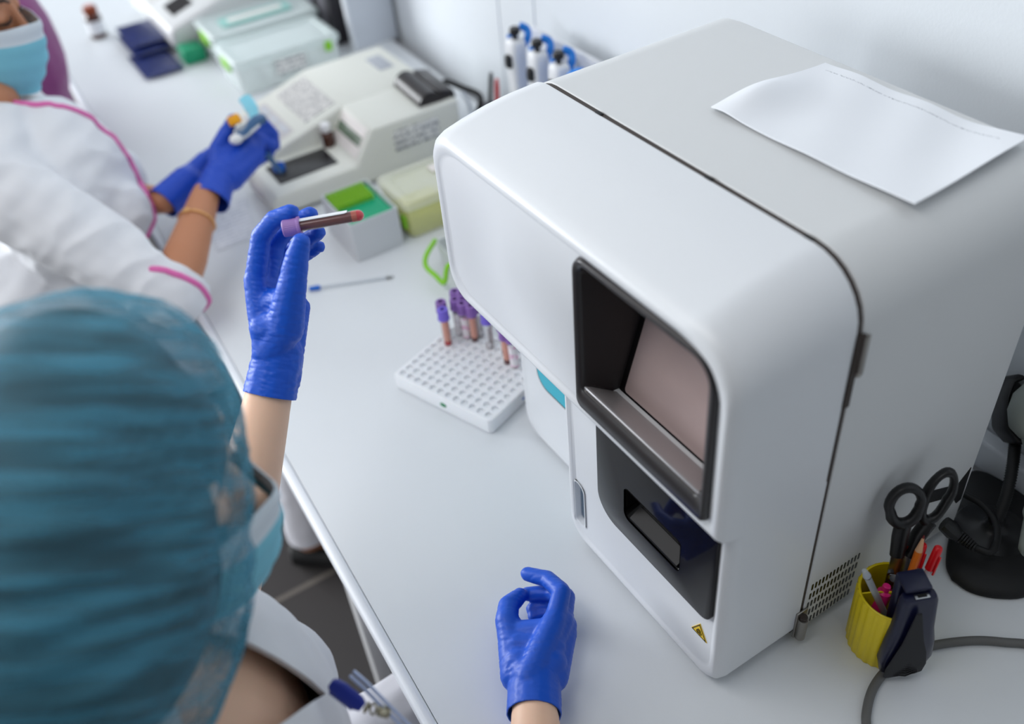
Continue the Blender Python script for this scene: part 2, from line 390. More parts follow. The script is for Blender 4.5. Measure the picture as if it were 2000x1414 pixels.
# ------------------------------------------------------------------ the table
EY = lambda x: .1265 - .0335 * (x + .516)       # front edge
t = thing('lab_table', 'long white laminate lab table with a rounded front edge along the wall', 'table', (-1.2, .5, -TZ))
mb = MB(); x0, x1 = -4.3, 1.3
mb.prism([(x0, EY(x0) + .012), (x1, EY(x1) + .012), (x1, WY(x1) - .03), (x0, WY(x0) - .03)], lambda u, v, w: (u, v, -.028 + w), .028)
mb.build('table_top', 'table_laminate', t)
mb = MB(); mb.prism([(EY(x0) - .002, -.029), (EY(x0) + .012, -.029), (EY(x0) + .012, .0), (EY(x0) - .002, .0)], lambda u, v, w: (x0 + w, u + (EY(x0 + w) - EY(x0)), v), x1 - x0); mb.bevel(.005, 3)
mb.build('edge_band', 'table_edge', t)
for x, y in ((-.955, .185), (.9, .2), (-3.2, .26), (-.955, .80), (.9, .75), (-3.2, .85)):
    mb = MB(); mb.box((x, y, -.39), (.028, .028, .722), bev=.004); mb.build('leg', 'white_metal', t)

# ================================================================== the large blood analyser
XL, XR = -.851, -.367
an = thing('blood_analyzer', 'large white boxy blood analyser with a recessed screen in its front', 'analyser', (-.6, .6, 0))
BEV = .004
def xz(y): return lambda u, v, w: (u, y + w, v)
# rear housing
mb = MB(); prof = rrect(XL, XR, .008, .502, (.02, .012, .058, .05), 8)
def ring(prof, y, inset=0, dz=0, cx=-.61, cz=.26):
    return [(x + (-inset if x > cx else inset), y, z + (-inset - dz if z > cz else inset)) for x, z in prof]
mb.loft([ring(prof, .519, .004), ring(prof, .522), ring(prof, .772), ring(prof, .779, .003), ring(prof, .783, .01)]); mb.wn('rear_housing', 'machine_body', an)
mb = MB(); mb.loft([ring(prof, .509, .0012), ring(prof, .5255, .0012)]); mb.build('seam_gap_shade', 'seam_dark', an)  # dark slab paints the shade inside the open seam between the shells
# upper front cover with the wing over the sample bay
prof = rrect(XL, XR, .262, .502, (.034, .0012, .058, .042), 8)
def ring2(y, inset, dz):                         # dz lowers the top towards the front
    out = []
    for x, z in prof:
        k = max(0, (z - .38) / .122)
        xx = min(max(x, XL + inset), XR - inset); zz = min(max(z, .262 + inset), .502 - inset)
        out.append((x + (inset if x < -.61 else -inset), y, z + (inset if z < .38 else -inset) - dz * k))
    return out
mb.__init__() if False else None
mb = MB(); mb.loft([ring2(.5155, .001, 0), ring2(.513, 0, 0), ring2(.48, 0, .0015), ring2(.45, 0, .005), ring2(.42, 0, .011), ring2(.40, 0, .0165), ring2(.390, .002, .019), ring2(.3855, .006, .02), ring2(.3845, .010, .0205), ring2(.3862, .0145, .021), ring2(.3885, .018, .0215)])
cover = mb.wn('front_cover', 'machine_white', an, ang=60)
# lower front unit, right of the sample bay
lp = rrect(-.638, XR, .006, .264, (.03, .022, .0012, .0012), 6)
def ring3(y, i): return [(x + (i if x < -.5 else -i), y, z + (i if z < .15 else 0)) for x, z in lp]
mb = MB(); mb.loft([ring3(.5155, 0), ring3(.416, 0), ring3(.406, .002), ring3(.4012, .006), ring3(.4002, .010), ring3(.4022, .014), ring3(.4037, .017)])
lower = mb.wn('lower_front', 'machine_white', an, ang=60)
# sample bay unit, set back below the wing
bp = rrect(-.826, -.61, .005, .29, (.03, .004, .004, .01), 6)
def ring4(y, i): return [(x + (i if x < -.7 else 0), y, z + (i if z < .15 else 0)) for x, z in bp]
mb = MB(); mb.loft([ring4(.53, 0), ring4(.468, 0), ring4(.460, .002), ring4(.4565, .006), ring4(.456, .010), ring4(.458, .014)]); bay = mb.wn('sample_bay', 'machine_white', an, ang=60)
mb = MB(); mb.prism(rrect(-.783, -.61, .1165, .252, (.0235, .002, .002, .006)), xz(.4568), .002); mb.build('panel_recess_shade', 'seam_dark', an)  # dark outline plate imitates the shade around a recessed panel
mb = MB(); mb.prism(rrect(-.7805, -.61, .1195, .25, (.021, .002, .002, .006)), xz(.4564), .002); mb.build('blue_panel', 'teal_panel', an)
mb = MB(); mb.box((-.8225, .4785, .16), (.002, .008, .045)); mb.build('side_slit', 'seam_dark', an)
# screen recess
mb = MB(); mb.prism(rrect(-.5785, -.3895, .2845, .4625, (.004, .004, .02, .016)), xz(.37), .1); boolean(cover, mb)
O_ = rrect(-.5810, -.3865, .2805, .4655, (.010, .004, .030, .018), 8)
I_ = rrect(-.5725, -.3955, .3035, .4570, (.006, .010, .022, .014), 8)
K_ = rrect(-.5665, -.4025, .2790, .4450, (.004, .004, .01, .01), 8)
def slab(p, y, tilt=0, z0=.28): return [(x, y + tilt * (z - z0), z) for x, z in p]
def grow(p, d): 
    cx, cz = -.484, .372; return [(x + (d if x > cx else -d), z + (d if z > cz else -d)) for x, z in p]
def lip(p, y): return [(x, y - .003 * max(0, (.31 - z) / .03), z) for x, z in p]
mb = MB(); mb.loft([slab(O_, .41), lip(O_, .388), lip(grow(O_, -.0015), .3835), lip(grow(O_, -.003), .3825), lip(grow(I_, .0012), .3835), lip(I_, .3855), slab(grow(I_, -.0015), .389), slab(grow(K_, .001), .4235, .32), slab(K_, .4255, .32)], cap=(False, False))
sh = [[(-.5715, .3865, 0.3068), (-.3975, .3865, 0.3068), (-.3975, .3855, 0.3047), (-.5715, .3855, 0.3047)], [(-.5705, .3895, 0.3062), (-.398, .3895, 0.3062), (-.398, .3895, 0.3032), (-.5705, .3895, 0.3032)], [(-.5655, .4225, 0.2837), (-.403, .4225, 0.2837), (-.403, .4225, 0.2807), (-.5655, .4225, 0.2807)]]
bz = mb.build('screen_bezel', 'bezel_black', an, ang=50)
mb = MB(); mb.loft(sh); mb.bevel(.0008, 2, 10); mb.build('bezel_shelf', 'shelf_satin', bz, ang=25)
mb = MB(); mb.loft([slab(K_, .4262, .32), slab(K_, .4285, .32)]); mb.build('screen', 'screen_glass', bz)
mb = MB(); fr = [slab(grow(K_, -.0002), .4245, .32), slab(grow(K_, -.0055), .4243, .32), slab(grow(K_, -.006), .4262, .32)]; mb.loft(fr, cap=(False, False)); mb.build('screen_frame', 'gloss_black', bz)
# glossy lower panel with the tube slot
mb = MB(); mb.prism(rrect(-.5725, -.3835, .1095, .283, (.034, .016, .004, .004), 10), xz(.3990), .007); mb.bevel(.0012, 2); pan = mb.build('lower_panel', 'gloss_black', an)
slotp = rrect(-.5235, -.4325, .1435, .1915, (.010, .006, .006, .006), 6)
mb = MB(); mb.prism(slotp, xz(.38), .06); boolean(pan, mb)
mb = MB(); mb.prism(rrect(-.5255, -.4305, .1415, .1935, .008), xz(.385), .061); boolean(lower, mb)
sb = rrect(-.5175, -.4355, .1625, .188, (.004, .004, .004, .004), 6)
mb = MB(); mb.loft([slab(slotp, .3984), slab(slotp, .4008), slab(sb, .4265), slab(sb, .438)], cap=(False, True)); sl = mb.build('handle_slot', 'slot_black', pan, ang=30)
mb = MB(); mb.prism([(.4005, .1450), (.4150, .1545), (.4150, .1560), (.4005, .1475)], lambda u, v, w: (-.5155 + w, u, v), .077); mb.build('slot_tray', 'tray_grey', pan)
mb = MB(); mb.box((-.4765, .430, .1735), (.078, .002, .002)); mb.box((-.4765, .4305, .1800), (.078, .002, .0015)); mb.build('slot_rail', 'bezel_black', pan)
# start button window at the left of the lower front
bt = rrect(-.6255, -.6040, .036, .111, (.004, .004, .012, .006), 6)
mb = MB(); mb.prism(bt, xz(.390), .023); boolean(lower, mb)
mb = MB(); mb.loft([slab(bt, .4022), slab([(x + (.0015 if x < -.615 else -.0015), z + (.002 if z < .075 else -.002)) for x, z in bt], .4022), slab([(x + (.003 if x < -.615 else -.002), z + (.003 if z < .075 else -.002)) for x, z in bt], .410)], cap=(False, False)); mb.build('button_frame', 'machine_white', an)
mb = MB(); mb.loft([slab(bt, .4095), slab(bt, .412)]); mb.build('start_button', 'button_blue', an)
# warning sticker
def sticker(pts, y, d): return [(x, y + d, z) for x, z in pts]
A_, B_, C_ = (-.4055, .0865), (-.3915, .1045), (-.3805, .0835)
A_, B_, C_ = (-.4130, .0670), (-.4010, .0880), (-.3890, .0670)
cx, cz = -.4010, .0740
def tri(k): return [(cx + (x - cx) * k, cz + (z - cz) * k) for x, z in (A_, B_, C_)]
mb = MB(); mb.loft([sticker(tri(1), .4042, 0), sticker(tri(1), .4029, 0)]); ws = mb.build('warning_sticker', 'warning_yellow', an)
mb = MB()
for i in range(3):
    p, q = tri(.93), tri(.80); j = (i + 1) % 3
    mb.loft([[(p[i][0], .4031, p[i][1]), (p[j][0], .4031, p[j][1]), (q[j][0], .4031, q[j][1]), (q[i][0], .4031, q[i][1])], [(p[i][0], .4025, p[i][1]), (p[j][0], .4025, p[j][1]), (q[j][0], .4025, q[j][1]), (q[i][0], .4025, q[i][1])]])
mb.build('warning_border', 'ink_black', ws)
mb = MB(); f = lambda a, r: (cx + r * cos(a), .4026, cz - .0004 + r * sin(a))
for k in range(3):
    a = pi / 2 + k * 2 * pi / 3; c = V((cx + .0021 * cos(a), .4026, cz - .0004 + .0021 * sin(a)))
    mb.tube([c + V((cos(a + s) * .0020, 0, sin(a + s) * .0020)) for s in [-2.3 + 4.6 * q / 12 for q in range(13)]], .00042, 6)
mb.tube([f(2 * pi * q / 16, .0016) for q in range(17)], .00035, 6); mb.build('hazard_symbol', 'ink_black', ws)
for sx in (-.718, -.553, -.432):                # small black catches in the top seam
    mb = MB(); mb.box((sx, .5172, .4985), (.010, .0045, .008), bev=.001); mb.build('seam_catch', 'black_matte', an)
# hinges on the right side of the seam
mb = MB(); mb.box((XR + .0006, .5185, .400), (.002, .007, .082), bev=.0006); mb.cyl((XR + .001, .521, .400), (XR + .001, .521, .440), .0030); h = mb.build('hinge', 'seam_dark', an)
mb = MB(); mb.box((XR + .0008, .5262, .414), (.002, .009, .044), bev=.0006); mb.cyl((XR + .0012, .5245, .394), (XR + .0012, .5245, .436), .0028); mb.build('hinge_plate', 'hinge_metal', h)
mb = MB(); mb.cyl((XR + .0055, .5165, .012), (XR + .0055, .5165, .046), .0056); mb.box((XR + .001, .518, .032), (.003, .016, .044), bev=.001); h = mb.build('hinge', 'hinge_metal', an)
mb = MB(); mb.cyl((XR + .0055, .5165, .046), (XR + .0055, .5165, .050), .0042); mb.build('hinge_pin', 'seam_dark', h)
# ventilation slots low on the right side: dark plates paint the openings' shade
mb = MB()
for r in range(5):
    for c in range(14):
        y = .5255 + c * .0053 + r * .0006; z = .024 + r * .0160
        mb.loft([[(XR + d, yy, zz + .12 * (yy - y)) for yy, zz in rrect(y - .0013, y + .0013, z - .0052, z + .0052, .0012, 3)] for d in (-.002, .0004)])
mb.build('vent_slots', 'slot_black', an)
mb = MB(); mb.loft([[(XR + d, y, z) for y, z in ((.690, .108), (.748, .082), (.762, .060), (.770, .062), (.768, .118), (.752, .100), (.70, .124))] for d in (-.001, .0008)]); mb.build('rear_label', 'black_matte', an)
mb = MB(); 
for (x, y) in ((-.60, .43), (-.40, .43), (-.82, .74), (-.40, .74)):
    mb = MB(); mb.cyl((x, y, 0), (x, y, .009), .012, .013); mb.build('foot', 'black_matte', an)
# folded sheet of paper on top
exp2 = lambda u, w: math.exp(-((u - .06) / .09) ** 2 - ((w - .32) / .30) ** 2) - .0
mb = MB(); nx, ny = 28, 14; top = []
c00, c10, c11, c01 = V((-.648, .603)), V((-.404, .606)), V((-.413, .764)), V((-.648, .760))
for th in (0, .0012):
    for j in range(ny + 1):
        for i in range(nx + 1):
            u, w = i / nx, j / ny
            p = (c00 * (1 - u) + c10 * u) * (1 - w) + (c01 * (1 - u) + c11 * u) * w
            z = .5028 + .012 * exp2(u, w) + .010 * max(0, u - .75) ** 2 / .0625 * (w * .6 + .2) + .0022 * sin(u * 9 + w * 3) ** 2 * (.4 + .6 * w) + .0055 * (1 - w) ** 2 * u
            top.append((p.x, p.y, z + th))
N = (nx + 1) * (ny + 1); fs = []
for j in range(ny):
    for i in range(nx):
        a = j * (nx + 1) + i; q = (a, a + 1, a + nx + 2, a + nx + 1)
        fs += [tuple(reversed(q)), tuple(x + N for x in q)]
edge = [(j * (nx + 1), (j + 1) * (nx + 1)) for j in range(ny)] + [((j + 1) * (nx + 1) + nx, j * (nx + 1) + nx) for j in range(ny)] + [(i + 1, i) for i in range(nx)] + [(ny * (nx + 1) + i, ny * (nx + 1) + i + 1) for i in range(nx)]
fs += [(a, b, b + N, a + N) for a, b in edge]
mb.poly(top, fs); pp = mb.single('paper_sheet', 'paper_typed', 'white sheet of paper with a lifted corner lying on top of the big analyser', 'paper', (-.53, .68, .5025))
# ================================================================== tube rack and blood tubes
RA = radians(20.3); rx = V((cos(RA), sin(RA), 0)); ry = V((-sin(RA), cos(RA), 0)); R0 = V((-1.014, .344, 0))
def rk(u, v, z): return R0 + rx * u + ry * v + V((0, 0, z))
RL, RWd, RH = .186, .153, .026
rack = thing('tube_rack', 'white plastic rack with rows of round holes beside the big analyser', 'tube rack', R0 + rx * RL / 2 + ry * RWd / 2)
mb = MB(); mb.loft([[rk(x, y, z) for x, y in rrect(0, RL, 0, RWd, .008)] for z in (.001, RH)]); mb.bevel(.002, 2)
rb = mb.build('rack_body', 'plastic_white', rack)
cut = MB(); NC, NR = 12, 10; holes = []
for i in range(NC):
    for j in range(NR):
        c = rk(.0115 + i * .0148, .0115 + j * .01445, 0); holes.append(c)
        q = MB(); q.cyl(c + V((0, 0, RH - .0035)), c + V((0, 0, RH + .01)), .0057, seg=14); cut.add(q)
boolean(rb, cut)
mb = MB()
mb.loft([[rk(.098 + .006 * cos(a) , -.0006 + d, .014 + .0035 * sin(a)) for a in [2 * pi * k / 14 for k in range(14)]] for d in (0, .0012)]); mb.build('green_mark', 'green_mark', rack)
mb = MB(); mb.loft([[rk(RL + .0004 + d, .075 + .0028 * cos(a), .012 + .0022 * sin(a)) for a in [2 * pi * k / 10 for k in range(10)]] for d in (-.001, 0)]); mb.build('blue_mark', 'blue_mark', rack)

def tube_parts(root, P, ax, capm, blood, label_m, L=.062, label=(.012, .046), full=(.004, .03), smear=None):
    """vacuum tube: P = closed end, ax = unit axis to the cap; the cap sits on the open end"""
    P = V(P); ax = V(ax).normalized(); r = .0064
    prof = [(0.0004, 0)] + [(r * sin(a), r * (1 - cos(a))) for a in [pi / 2 * k / 6 for k in range(1, 7)]] + [(r, L), (r - .0008, L)]
    if full:
        q = r - .0011
        mb = MB(); pr = [(0.0004, .0009)] + [(q * sin(a), .0009 + q * (1 - cos(a))) for a in [pi / 2 * k / 6 for k in range(1, 7)]] + [(q, full[1])]
        mb.lathe(pr, P, ax, 18); mb.build('blood', blood, root)
    mb = MB(); mb.lathe(prof, P, ax, 22, cap=(True, False)); mb.build('tube_glass', 'clear_glass', root)
    if label_m:
        f = frame(ax, (0, 0, 1)); mb = MB(); n = 18; span = label[2] if len(label) > 2 else 4.4; a0 = label[3] + math.atan2(V((0.6621, -0.3571, 0.6589)).dot(f.col[1]), V((0.6621, -0.3571, 0.6589)).dot(f.col[0]))
        rings = []
        for k in range(n + 1):
            a = a0 - span / 2 + span * k / n; d = f.col[0] * cos(a) + f.col[1] * sin(a)
            rings.append([P + ax * label[0] + d * (r + .0002), P + ax * label[1] + d * (r + .0002), P + ax * label[1] + d * (r + .0005), P + ax * label[0] + d * (r + .0005)])
        mb.loft(rings); mb.build('paper_label', label_m, root)
    mb = MB(); R = .0084
    mb.lathe([(r + .0004, L - .006), (R + .0006, L - .006), (R + .0008, L - .0045), (R + .0006, L - .003), (R, L - .0025), (R - .0002, L + .011), (R - .0012, L + .0125), (.0042, L + .0125), (.0038, L + .008), (.0003, L + .008)], P, ax, 48, rib=(.00016, 24)); c = mb.build('cap', capm, root)
    mb = MB(); mb.lathe([(.0034, L + .0082), (.0030, L + .0086)], P, ax, 12); mb.build('stopper', 'cap_hole', c)
    return root
mauve, violet = 'cap_mauve', 'cap_violet'
TUBES = [   # hole column, row, cap colour, blood colour, label, words that single it out
 (0, 7, mauve, 'blood_dark', 'tube_label', 'purple capped labelled tube at the outermost hole of the group in the white rack'),
 (1, 6, violet, 'blood_bright', None, 'violet capped blood tube with red sediment, foremost of the group in the rack'),
 (1, 8, mauve, 'blood_dark', 'tube_label', 'purple capped tube directly behind the violet one with red sediment'),
 (2, 8, mauve, 'blood_dark', 'tube_label_pink', 'purple capped tube with pink lettering beside the violet one with red sediment'),
 (0, 9, mauve, 'blood_dark', 'tube_label', 'purple capped tube standing farthest back at the corner of the rack'),
 (3, 8, mauve, 'blood_dark', None, 'purple capped tube with a thin dark blood streak in the middle of the group'),
 (5, 8, violet, 'blood_dark', 'tube_label', 'violet capped tube with a black printed label beside the wing of the analyser'),
 (1, 9, mauve, 'blood_dark', 'tube_label_pink', 'purple capped tube with pink lettering in the back row by the analyser wing'),
 (3, 9, mauve, 'blood_dark', 'tube_label', 'purple capped tube in the back row, tucked under the analyser wing'),
 (7, 8, mauve, 'blood_dark', None, 'tube with brown residue standing apart from the group, half under the wing'),
 (8, 7, mauve, 'blood_dark', None, 'purple capped tube with orange brown residue in front of the other lone tube'),
 (9, 7, mauve, 'blood_dark', 'tube_label_pink', 'labelled tube nearest the side of the sample bay in the rack')]
for n, (ci, rj, cm, bl, lb, txt) in enumerate(TUBES):
    ci = round(ci); rj = round(rj)
    p = rk(.0115 + ci * .0148, .0115 + rj * .01445, RH - .0033)
    r = thing('blood_tube', txt, 'test tube', p, 'blood tubes in the white rack')
    tube_parts(r, p, (random.uniform(-.03, .03), random.uniform(-.03, .03), 1), cm, bl, lb, L=.058, label=(.006, .046, 3.6, random.uniform(-1.3, 1.3)), full=(0, .012 if lb else .010))
    if not lb:
        mb = MB(); mb.lathe([(.0052, .012), (.0052, .05)], p, (0, 0, 1), 16); mb.build('blood_film', 'smear_pale', r)

# ================================================================== held tube (raised hand)
TA, TB = V((-0.8265, 0.2007, 0.4399)), V((-0.7919, 0.2764, 0.4431))
ax = (TA - TB).normalized()
r = thing('held_blood_tube', 'lilac capped tube of dark blood held up between gloved fingertips', 'test tube', TB)
Lh = (TA - TB).length - .0125
def held():
    P = TB; rr = .0066; L = Lh
    prof = [(0.0004, 0)] + [(rr * sin(a), rr * (1 - cos(a))) for a in [pi / 2 * k / 8 for k in range(1, 9)]] + [(rr, L)]
    q = rr - .0009
    mb = MB(); mb.lathe([(0.0004, .0007)] + [(q * sin(a), .0007 + q * (1 - cos(a))) for a in [pi / 2 * k / 8 for k in range(1, 9)]] + [(q, .0075)], P, ax, 24); mb.build('blood_end', 'blood_bright', r)
    mb = MB(); mb.lathe([(q, .0076), (q, .013)], P, ax, 24); mb.build('blood_smear', 'smear_mid', r)
    mb = MB(); mb.lathe([(q, .0131), (q, L - .002)], P, ax, 24); mb.build('blood', 'blood_dark', r)
    mb = MB(); mb.lathe(prof, P, ax, 28, cap=(True, False)); mb.build('tube_glass', 'clear_glass', r)
    f = frame(ax, (0, 0, 1)); mb = MB(); rings = []
    for k in range(13):
        a = LA0 + 1.35 * (k / 12 - .5); d = f.col[0] * cos(a) + f.col[1] * sin(a); s0 = .0165 + (.003 if k in (0, 12) else 0)
        rings.append([P + ax * s0 + d * (rr + .0002), P + ax * (L - .004) + d * (rr + .0002), P + ax * (L - .004) + d * (rr + .0006), P + ax * s0 + d * (rr + .0006)])
    mb.loft(rings); mb.build('paper_label', 'paper', r)
    R = .0088; mb = MB()
    mb.lathe([(rr + .0003, L - .0055), (R + .0007, L - .0055), (R + .0009, L - .004), (R + .0006, L - .0025), (R, L - .002), (R - .0003, L + .0115), (R - .0014, L + .0125), (.004, L + .0125), (.0036, L + .009), (.0003, L + .009)], P, ax, 96, rib=(.00017, 32)); mb.build('cap', 'cap_lilac', r)
LA0 = 1.9
held()

# ================================================================== pencil cup and what stands in it
CC = V((-.312, .590, 0)); CR, CH = .0365, .094
cup = thing('pencil_cup', 'ribbed yellow plastic pencil cup beside the big analyser', 'pencil cup', CC)
mb = MB(); mb.lathe([(CR - .003, 0), (CR - .001, .001), (CR, .004), (CR + .0015, CH - .004), (CR + .0005, CH - .001)], CC, (0, 0, 1), 108, rib=(.0007, 27), cap=(True, False))
mb.lathe([(CR + .0007, CH - .001), (CR - .0006, CH), (CR - .0020, CH - .001), (CR - .003, .004), (.0005, .003)], CC, (0, 0, 1), 108, cap=(False, True)); mb.build('cup_wall', 'cup_yellow', cup)
dv = V((cos(radians(47)), sin(radians(47)), 0)); dn = V((-dv.y, dv.x, 0)); mb = MB()
mb.loft([[CC + dv * (-.0345) + dn * (.004 + .004 * (1 if s > 0 else -1) * 0 + d) + V((0, 0, z)) for d, z in ((-.001, .004), (.001, .004), (.001, CH - .003), (-.001, CH - .003))] if False else [CC + dv * u + dn * (.007 * cos(u / .036 * 1.5) - .006 + d) + V((0, 0, z)) for d, z in ((-.0009, .004), (.0009, .004), (.0009, CH - .004), (-.0009, CH - .004))] for s, u in [(1, -.0335 + .067 * k / 10) for k in range(11)]]); mb.build('divider', 'cup_yellow', cup)

def stick(name, label, cat, a, b, build, group=None):
    t = thing(name, label, cat, a, group); a = V(a); b = V(b); d = (b - a).normalized(); f = frame(d, (0, 1, 0)); build(t, a, d, (b - a).length, f); return t
# scissors: two handles, two blades
SA = V((-.318, .592, .006))
sc = thing('scissors', 'black handled scissors standing handles up in the yellow cup', 'scissors', SA)
P0 = V((-0.3319, 0.6079, 0.1180)); P1, P2 = V((-0.3717, 0.6658, 0.1210)), V((-0.3658, 0.7121, 0.1175))
for (cpx, b0, w, h, lean) in (((-0.3438, 0.6167, 0.1802), (-0.3319, 0.6079, 0.1180), .0165, .0225, 0), ((-0.3348, 0.6547, 0.1766), (-0.3273, 0.6209, 0.1128), .0125, .0290, 1)):
    c = V(cpx); b0 = V(b0); up = (c - b0).normalized(); right = (0.5337, 0.8419, -0.0800); right = (V(right) - up * V(right).dot(up)).normalized(); nrm = up.cross(right)
    ringp = []
    for k in range(25):
        a = 2 * pi * k / 24; ringp.append(c + right * w * cos(a) * (1.0 if sin(a) > 0 else .9) + up * h * sin(a))
    mb = MB(); n = len(ringp) - 1; rings = []
    for k in range(n):
        p = ringp[k]; d = (p - c).normalized(); th = .0068 + (.0018 if sin(2 * pi * k / n) < -.4 else 0)
        rings.append([p + d * th * cos(q) * .75 + nrm * .0062 * sin(q) for q in [2 * pi * m / 10 for m in range(10)]])
    rings.append(rings[0]); mb.loft(rings, cap=(False, False))
    neck = [c - up * h * .98 + right * (.004 if lean else .001), lerp(c - up * h, b0, .4), b0]; mb.tube(neck, [.0085, .0085, .0075], 12, flat=.7)
    mb.build('handle', 'black_plastic', sc, ang=60)
    tip = SA + V((.004 * lean, 0, .002)); dd = (tip - b0).normalized(); mb = MB()
    mb.loft([[b0 - dd * .012 + right * u + nrm * w2 for u, w2 in ((-.006, -.0008), (.006, -.0008), (.006, .0008), (-.006, .0008))], [lerp(b0, tip, .55) + right * u + nrm * w2 for u, w2 in ((-.006, -.0008), (.007, -.0008), (.007, .0008), (-.006, .0008))], [tip + right * u + nrm * w2 for u, w2 in ((-.001, -.0006), (.001, -.0006), (.001, .0006), (-.001, .0006))]]); mb.build('blade', 'steel', sc)
q = V((-0.3257, 0.6006, 0.0926)); mb = MB(); nn = V((0.6621, -0.3571, 0.6589)); mb.cyl(q - nn * .001, q + nn * .003, .0042, seg=18); mb.build('rivet', 'steel', sc)
def pencil(t, a, d, L, f):
    mb = MB(); mb.lathe([(.0038, 0), (.0038, L - .020)], a, d, 6); mb.build('shaft', 'pencil_orange', t, ang=20)
    mb = MB(); mb.lathe([(.0038, L - .020), (.0012, L - .0035)], a, d, 12); mb.build('wood_tip', 'wood', t)
    mb = MB(); mb.lathe([(.0012, L - .0035), (.0005, L)], a, d, 10); mb.build('lead', 'lead_red', t)
stick('pencil', 'orange pencil with a bare wooden tip standing in the yellow cup', 'pencil', (-.302, .584, .006), (-0.3188, 0.6226, 0.1538), pencil)
def redpen(t, a, d, L, f):
    mb = MB(); mb.lathe([(.0036, 0), (.0036, L - .018)], a, d, 16); mb.build('barrel', 'pen_barrel', t)
    mb = MB(); mb.lathe([(.0046, L - .030), (.0047, L - .029), (.0045, L - .004), (.0040, L - .001), (.0030, L)], a, d, 18); mb.box(a + d * (L - .022) + f.col[0] * .0055, (.002, .003, .024), rot=f, bev=.0006); mb.build('cap', 'red_cap', t)
stick('pen', 'red capped pen with a clear striped barrel, rightmost pen in the yellow cup', 'pen', (-.297, .596, .006), (-0.3054, 0.6320, 0.1423), redpen, 'pens in the yellow cup')
stick('pen', 'red capped pen with a pale blue barrel just behind the orange pencil', 'pen', (-.306, .603, .006), (-0.3182, 0.6248, 0.1393), redpen, 'pens in the yellow cup')
def marker(t, a, d, L, f):
    mb = MB(); mb.lathe([(.005, 0), (.0055, .004), (.0062, L - .034)], a, d, 18); mb.build('barrel', 'pink_marker', t)
    mb = MB(); mb.lathe([(.0074, L - .034), (.0076, L - .030), (.0072, L - .010), (.0045, L - .0075), (.0042, L - .001), (.003, L)], a, d, 20); mb.tube([a + d * (L - .014) + f.col[1] * .0072, a + d * (L - .012) + f.col[1] * .0105, a + d * (L - .03) + f.col[1] * .0105], .002, 8); mb.build('cap', 'pink_marker', t)
stick('highlighter', 'short pink highlighter leaning inside the yellow cup', 'highlighter', (-.320, .571, .02), (-0.3210, 0.5868, 0.0957), marker)
def clearpen(t, a, d, L, f):
    mb = MB(); mb.lathe([(.0034, 0), (.0036, L - .014), (.0040, L - .012), (.0040, L - .009), (.0034, L - .008), (.0028, L - .001), (.002, L)], a, d, 16); mb.build('barrel', 'swab_clear', t)
    mb = MB(); mb.lathe([(.0041, L - .0125), (.0042, L - .0115)], a, d, 14); mb.build('collar', 'steel', t)
stick('pen', 'clear plastic pen leaning on the rim of the yellow cup next to the analyser', 'pen', (-.300, .602, .006), (-0.3291, 0.5514, 0.1408), clearpen, 'pens in the yellow cup')

# ------------------------------------------------------------------ stapler leaning on the cup
sb_ = V((-0.2765, 0.5793, 0.0020)); st_ = V((-0.2796, 0.5738, 0.1381))
sd = (st_ - sb_).normalized(); SN = V((0.6621, -0.3571, 0.6589)); SN = (SN - sd * SN.dot(sd)).normalized(); SX = sd.cross(SN)
if SX.dot(V((0.5337, 0.8419, -0.0800))) < 0: SX = -SX
SLn = (st_ - sb_).length
def sp(u, n, l): return sb_ + SX * u * 1.35 + SN * n * 1.1 + sd * l
stp = thing('stapler', 'navy blue stapler standing on end against the yellow cup', 'stapler', sb_)
mb = MB(); secs = [(0, .010, .006, -.002), (.006, .017, .012, 0), (.03, .0205, .016, .001), (.06, .0185, .0175, .002), (.085, .0155, .0165, .001), (SLn - .006, .0135, .014, 0), (SLn, .012, .012, 0)]
mb.loft([[sp(w * x, off + h * z * .9, l) for x, z in rrect(-1, 1, -.55, .55, .35, 5)] for l, w, h, off in secs]); mb.build('body', 'stapler_navy', stp, ang=60)
mb = MB(); mb.loft([[sp((-.003 + w * x), off + .0008 * z, l) for x, z in rrect(-1, 1, -1, 1, .5, 4)] for l, w, off in ((.005, .012, .0090), (.012, .0150, .0112), (.03, .0158, .0130), (.055, .0125, .0144), (.078, .0080, .0140), (SLn - .012, .002, .0122))])
for k in range(8):
    mb.tube([sp(-.011 + .0008 * k, .0120 + .0002 * k, .014 + .0045 * k), sp(-.002, .0138, .012 + .0045 * k), sp(.008 - .0008 * k, .0122 + .0002 * k, .014 + .0045 * k)], .0007, 6)
mb.build('grip', 'stapler_grip', stp, ang=60)
mb = MB(); mb.loft([[sp(x, n, l) for x, n in rrect(-.0105, .0105, -.024, -.013, .003, 4)] for l in (.03, SLn + .006)]); mb.bevel(.002, 2); mb.box(sp(0, -.012, SLn + .0045), (.027, .024, .006), rot=Matrix((SX, SN, sd)).transposed(), bev=.002); mb.build('base_arm', 'stapler_navy', stp)
mb = MB(); mb.box(sp(.001, .0020, SLn - .0005), (.015, .006, .004), rot=Matrix((SX, SN, sd)).transposed(), bev=.0006); mg = mb.build('magazine', 'steel', stp)
mb = MB(); mb.box(sp(.001, .0022, SLn + .0012), (.009, .003, .002), rot=Matrix((SX, SN, sd)).transposed()); mb.build('magazine_slot', 'slot_black', mg)

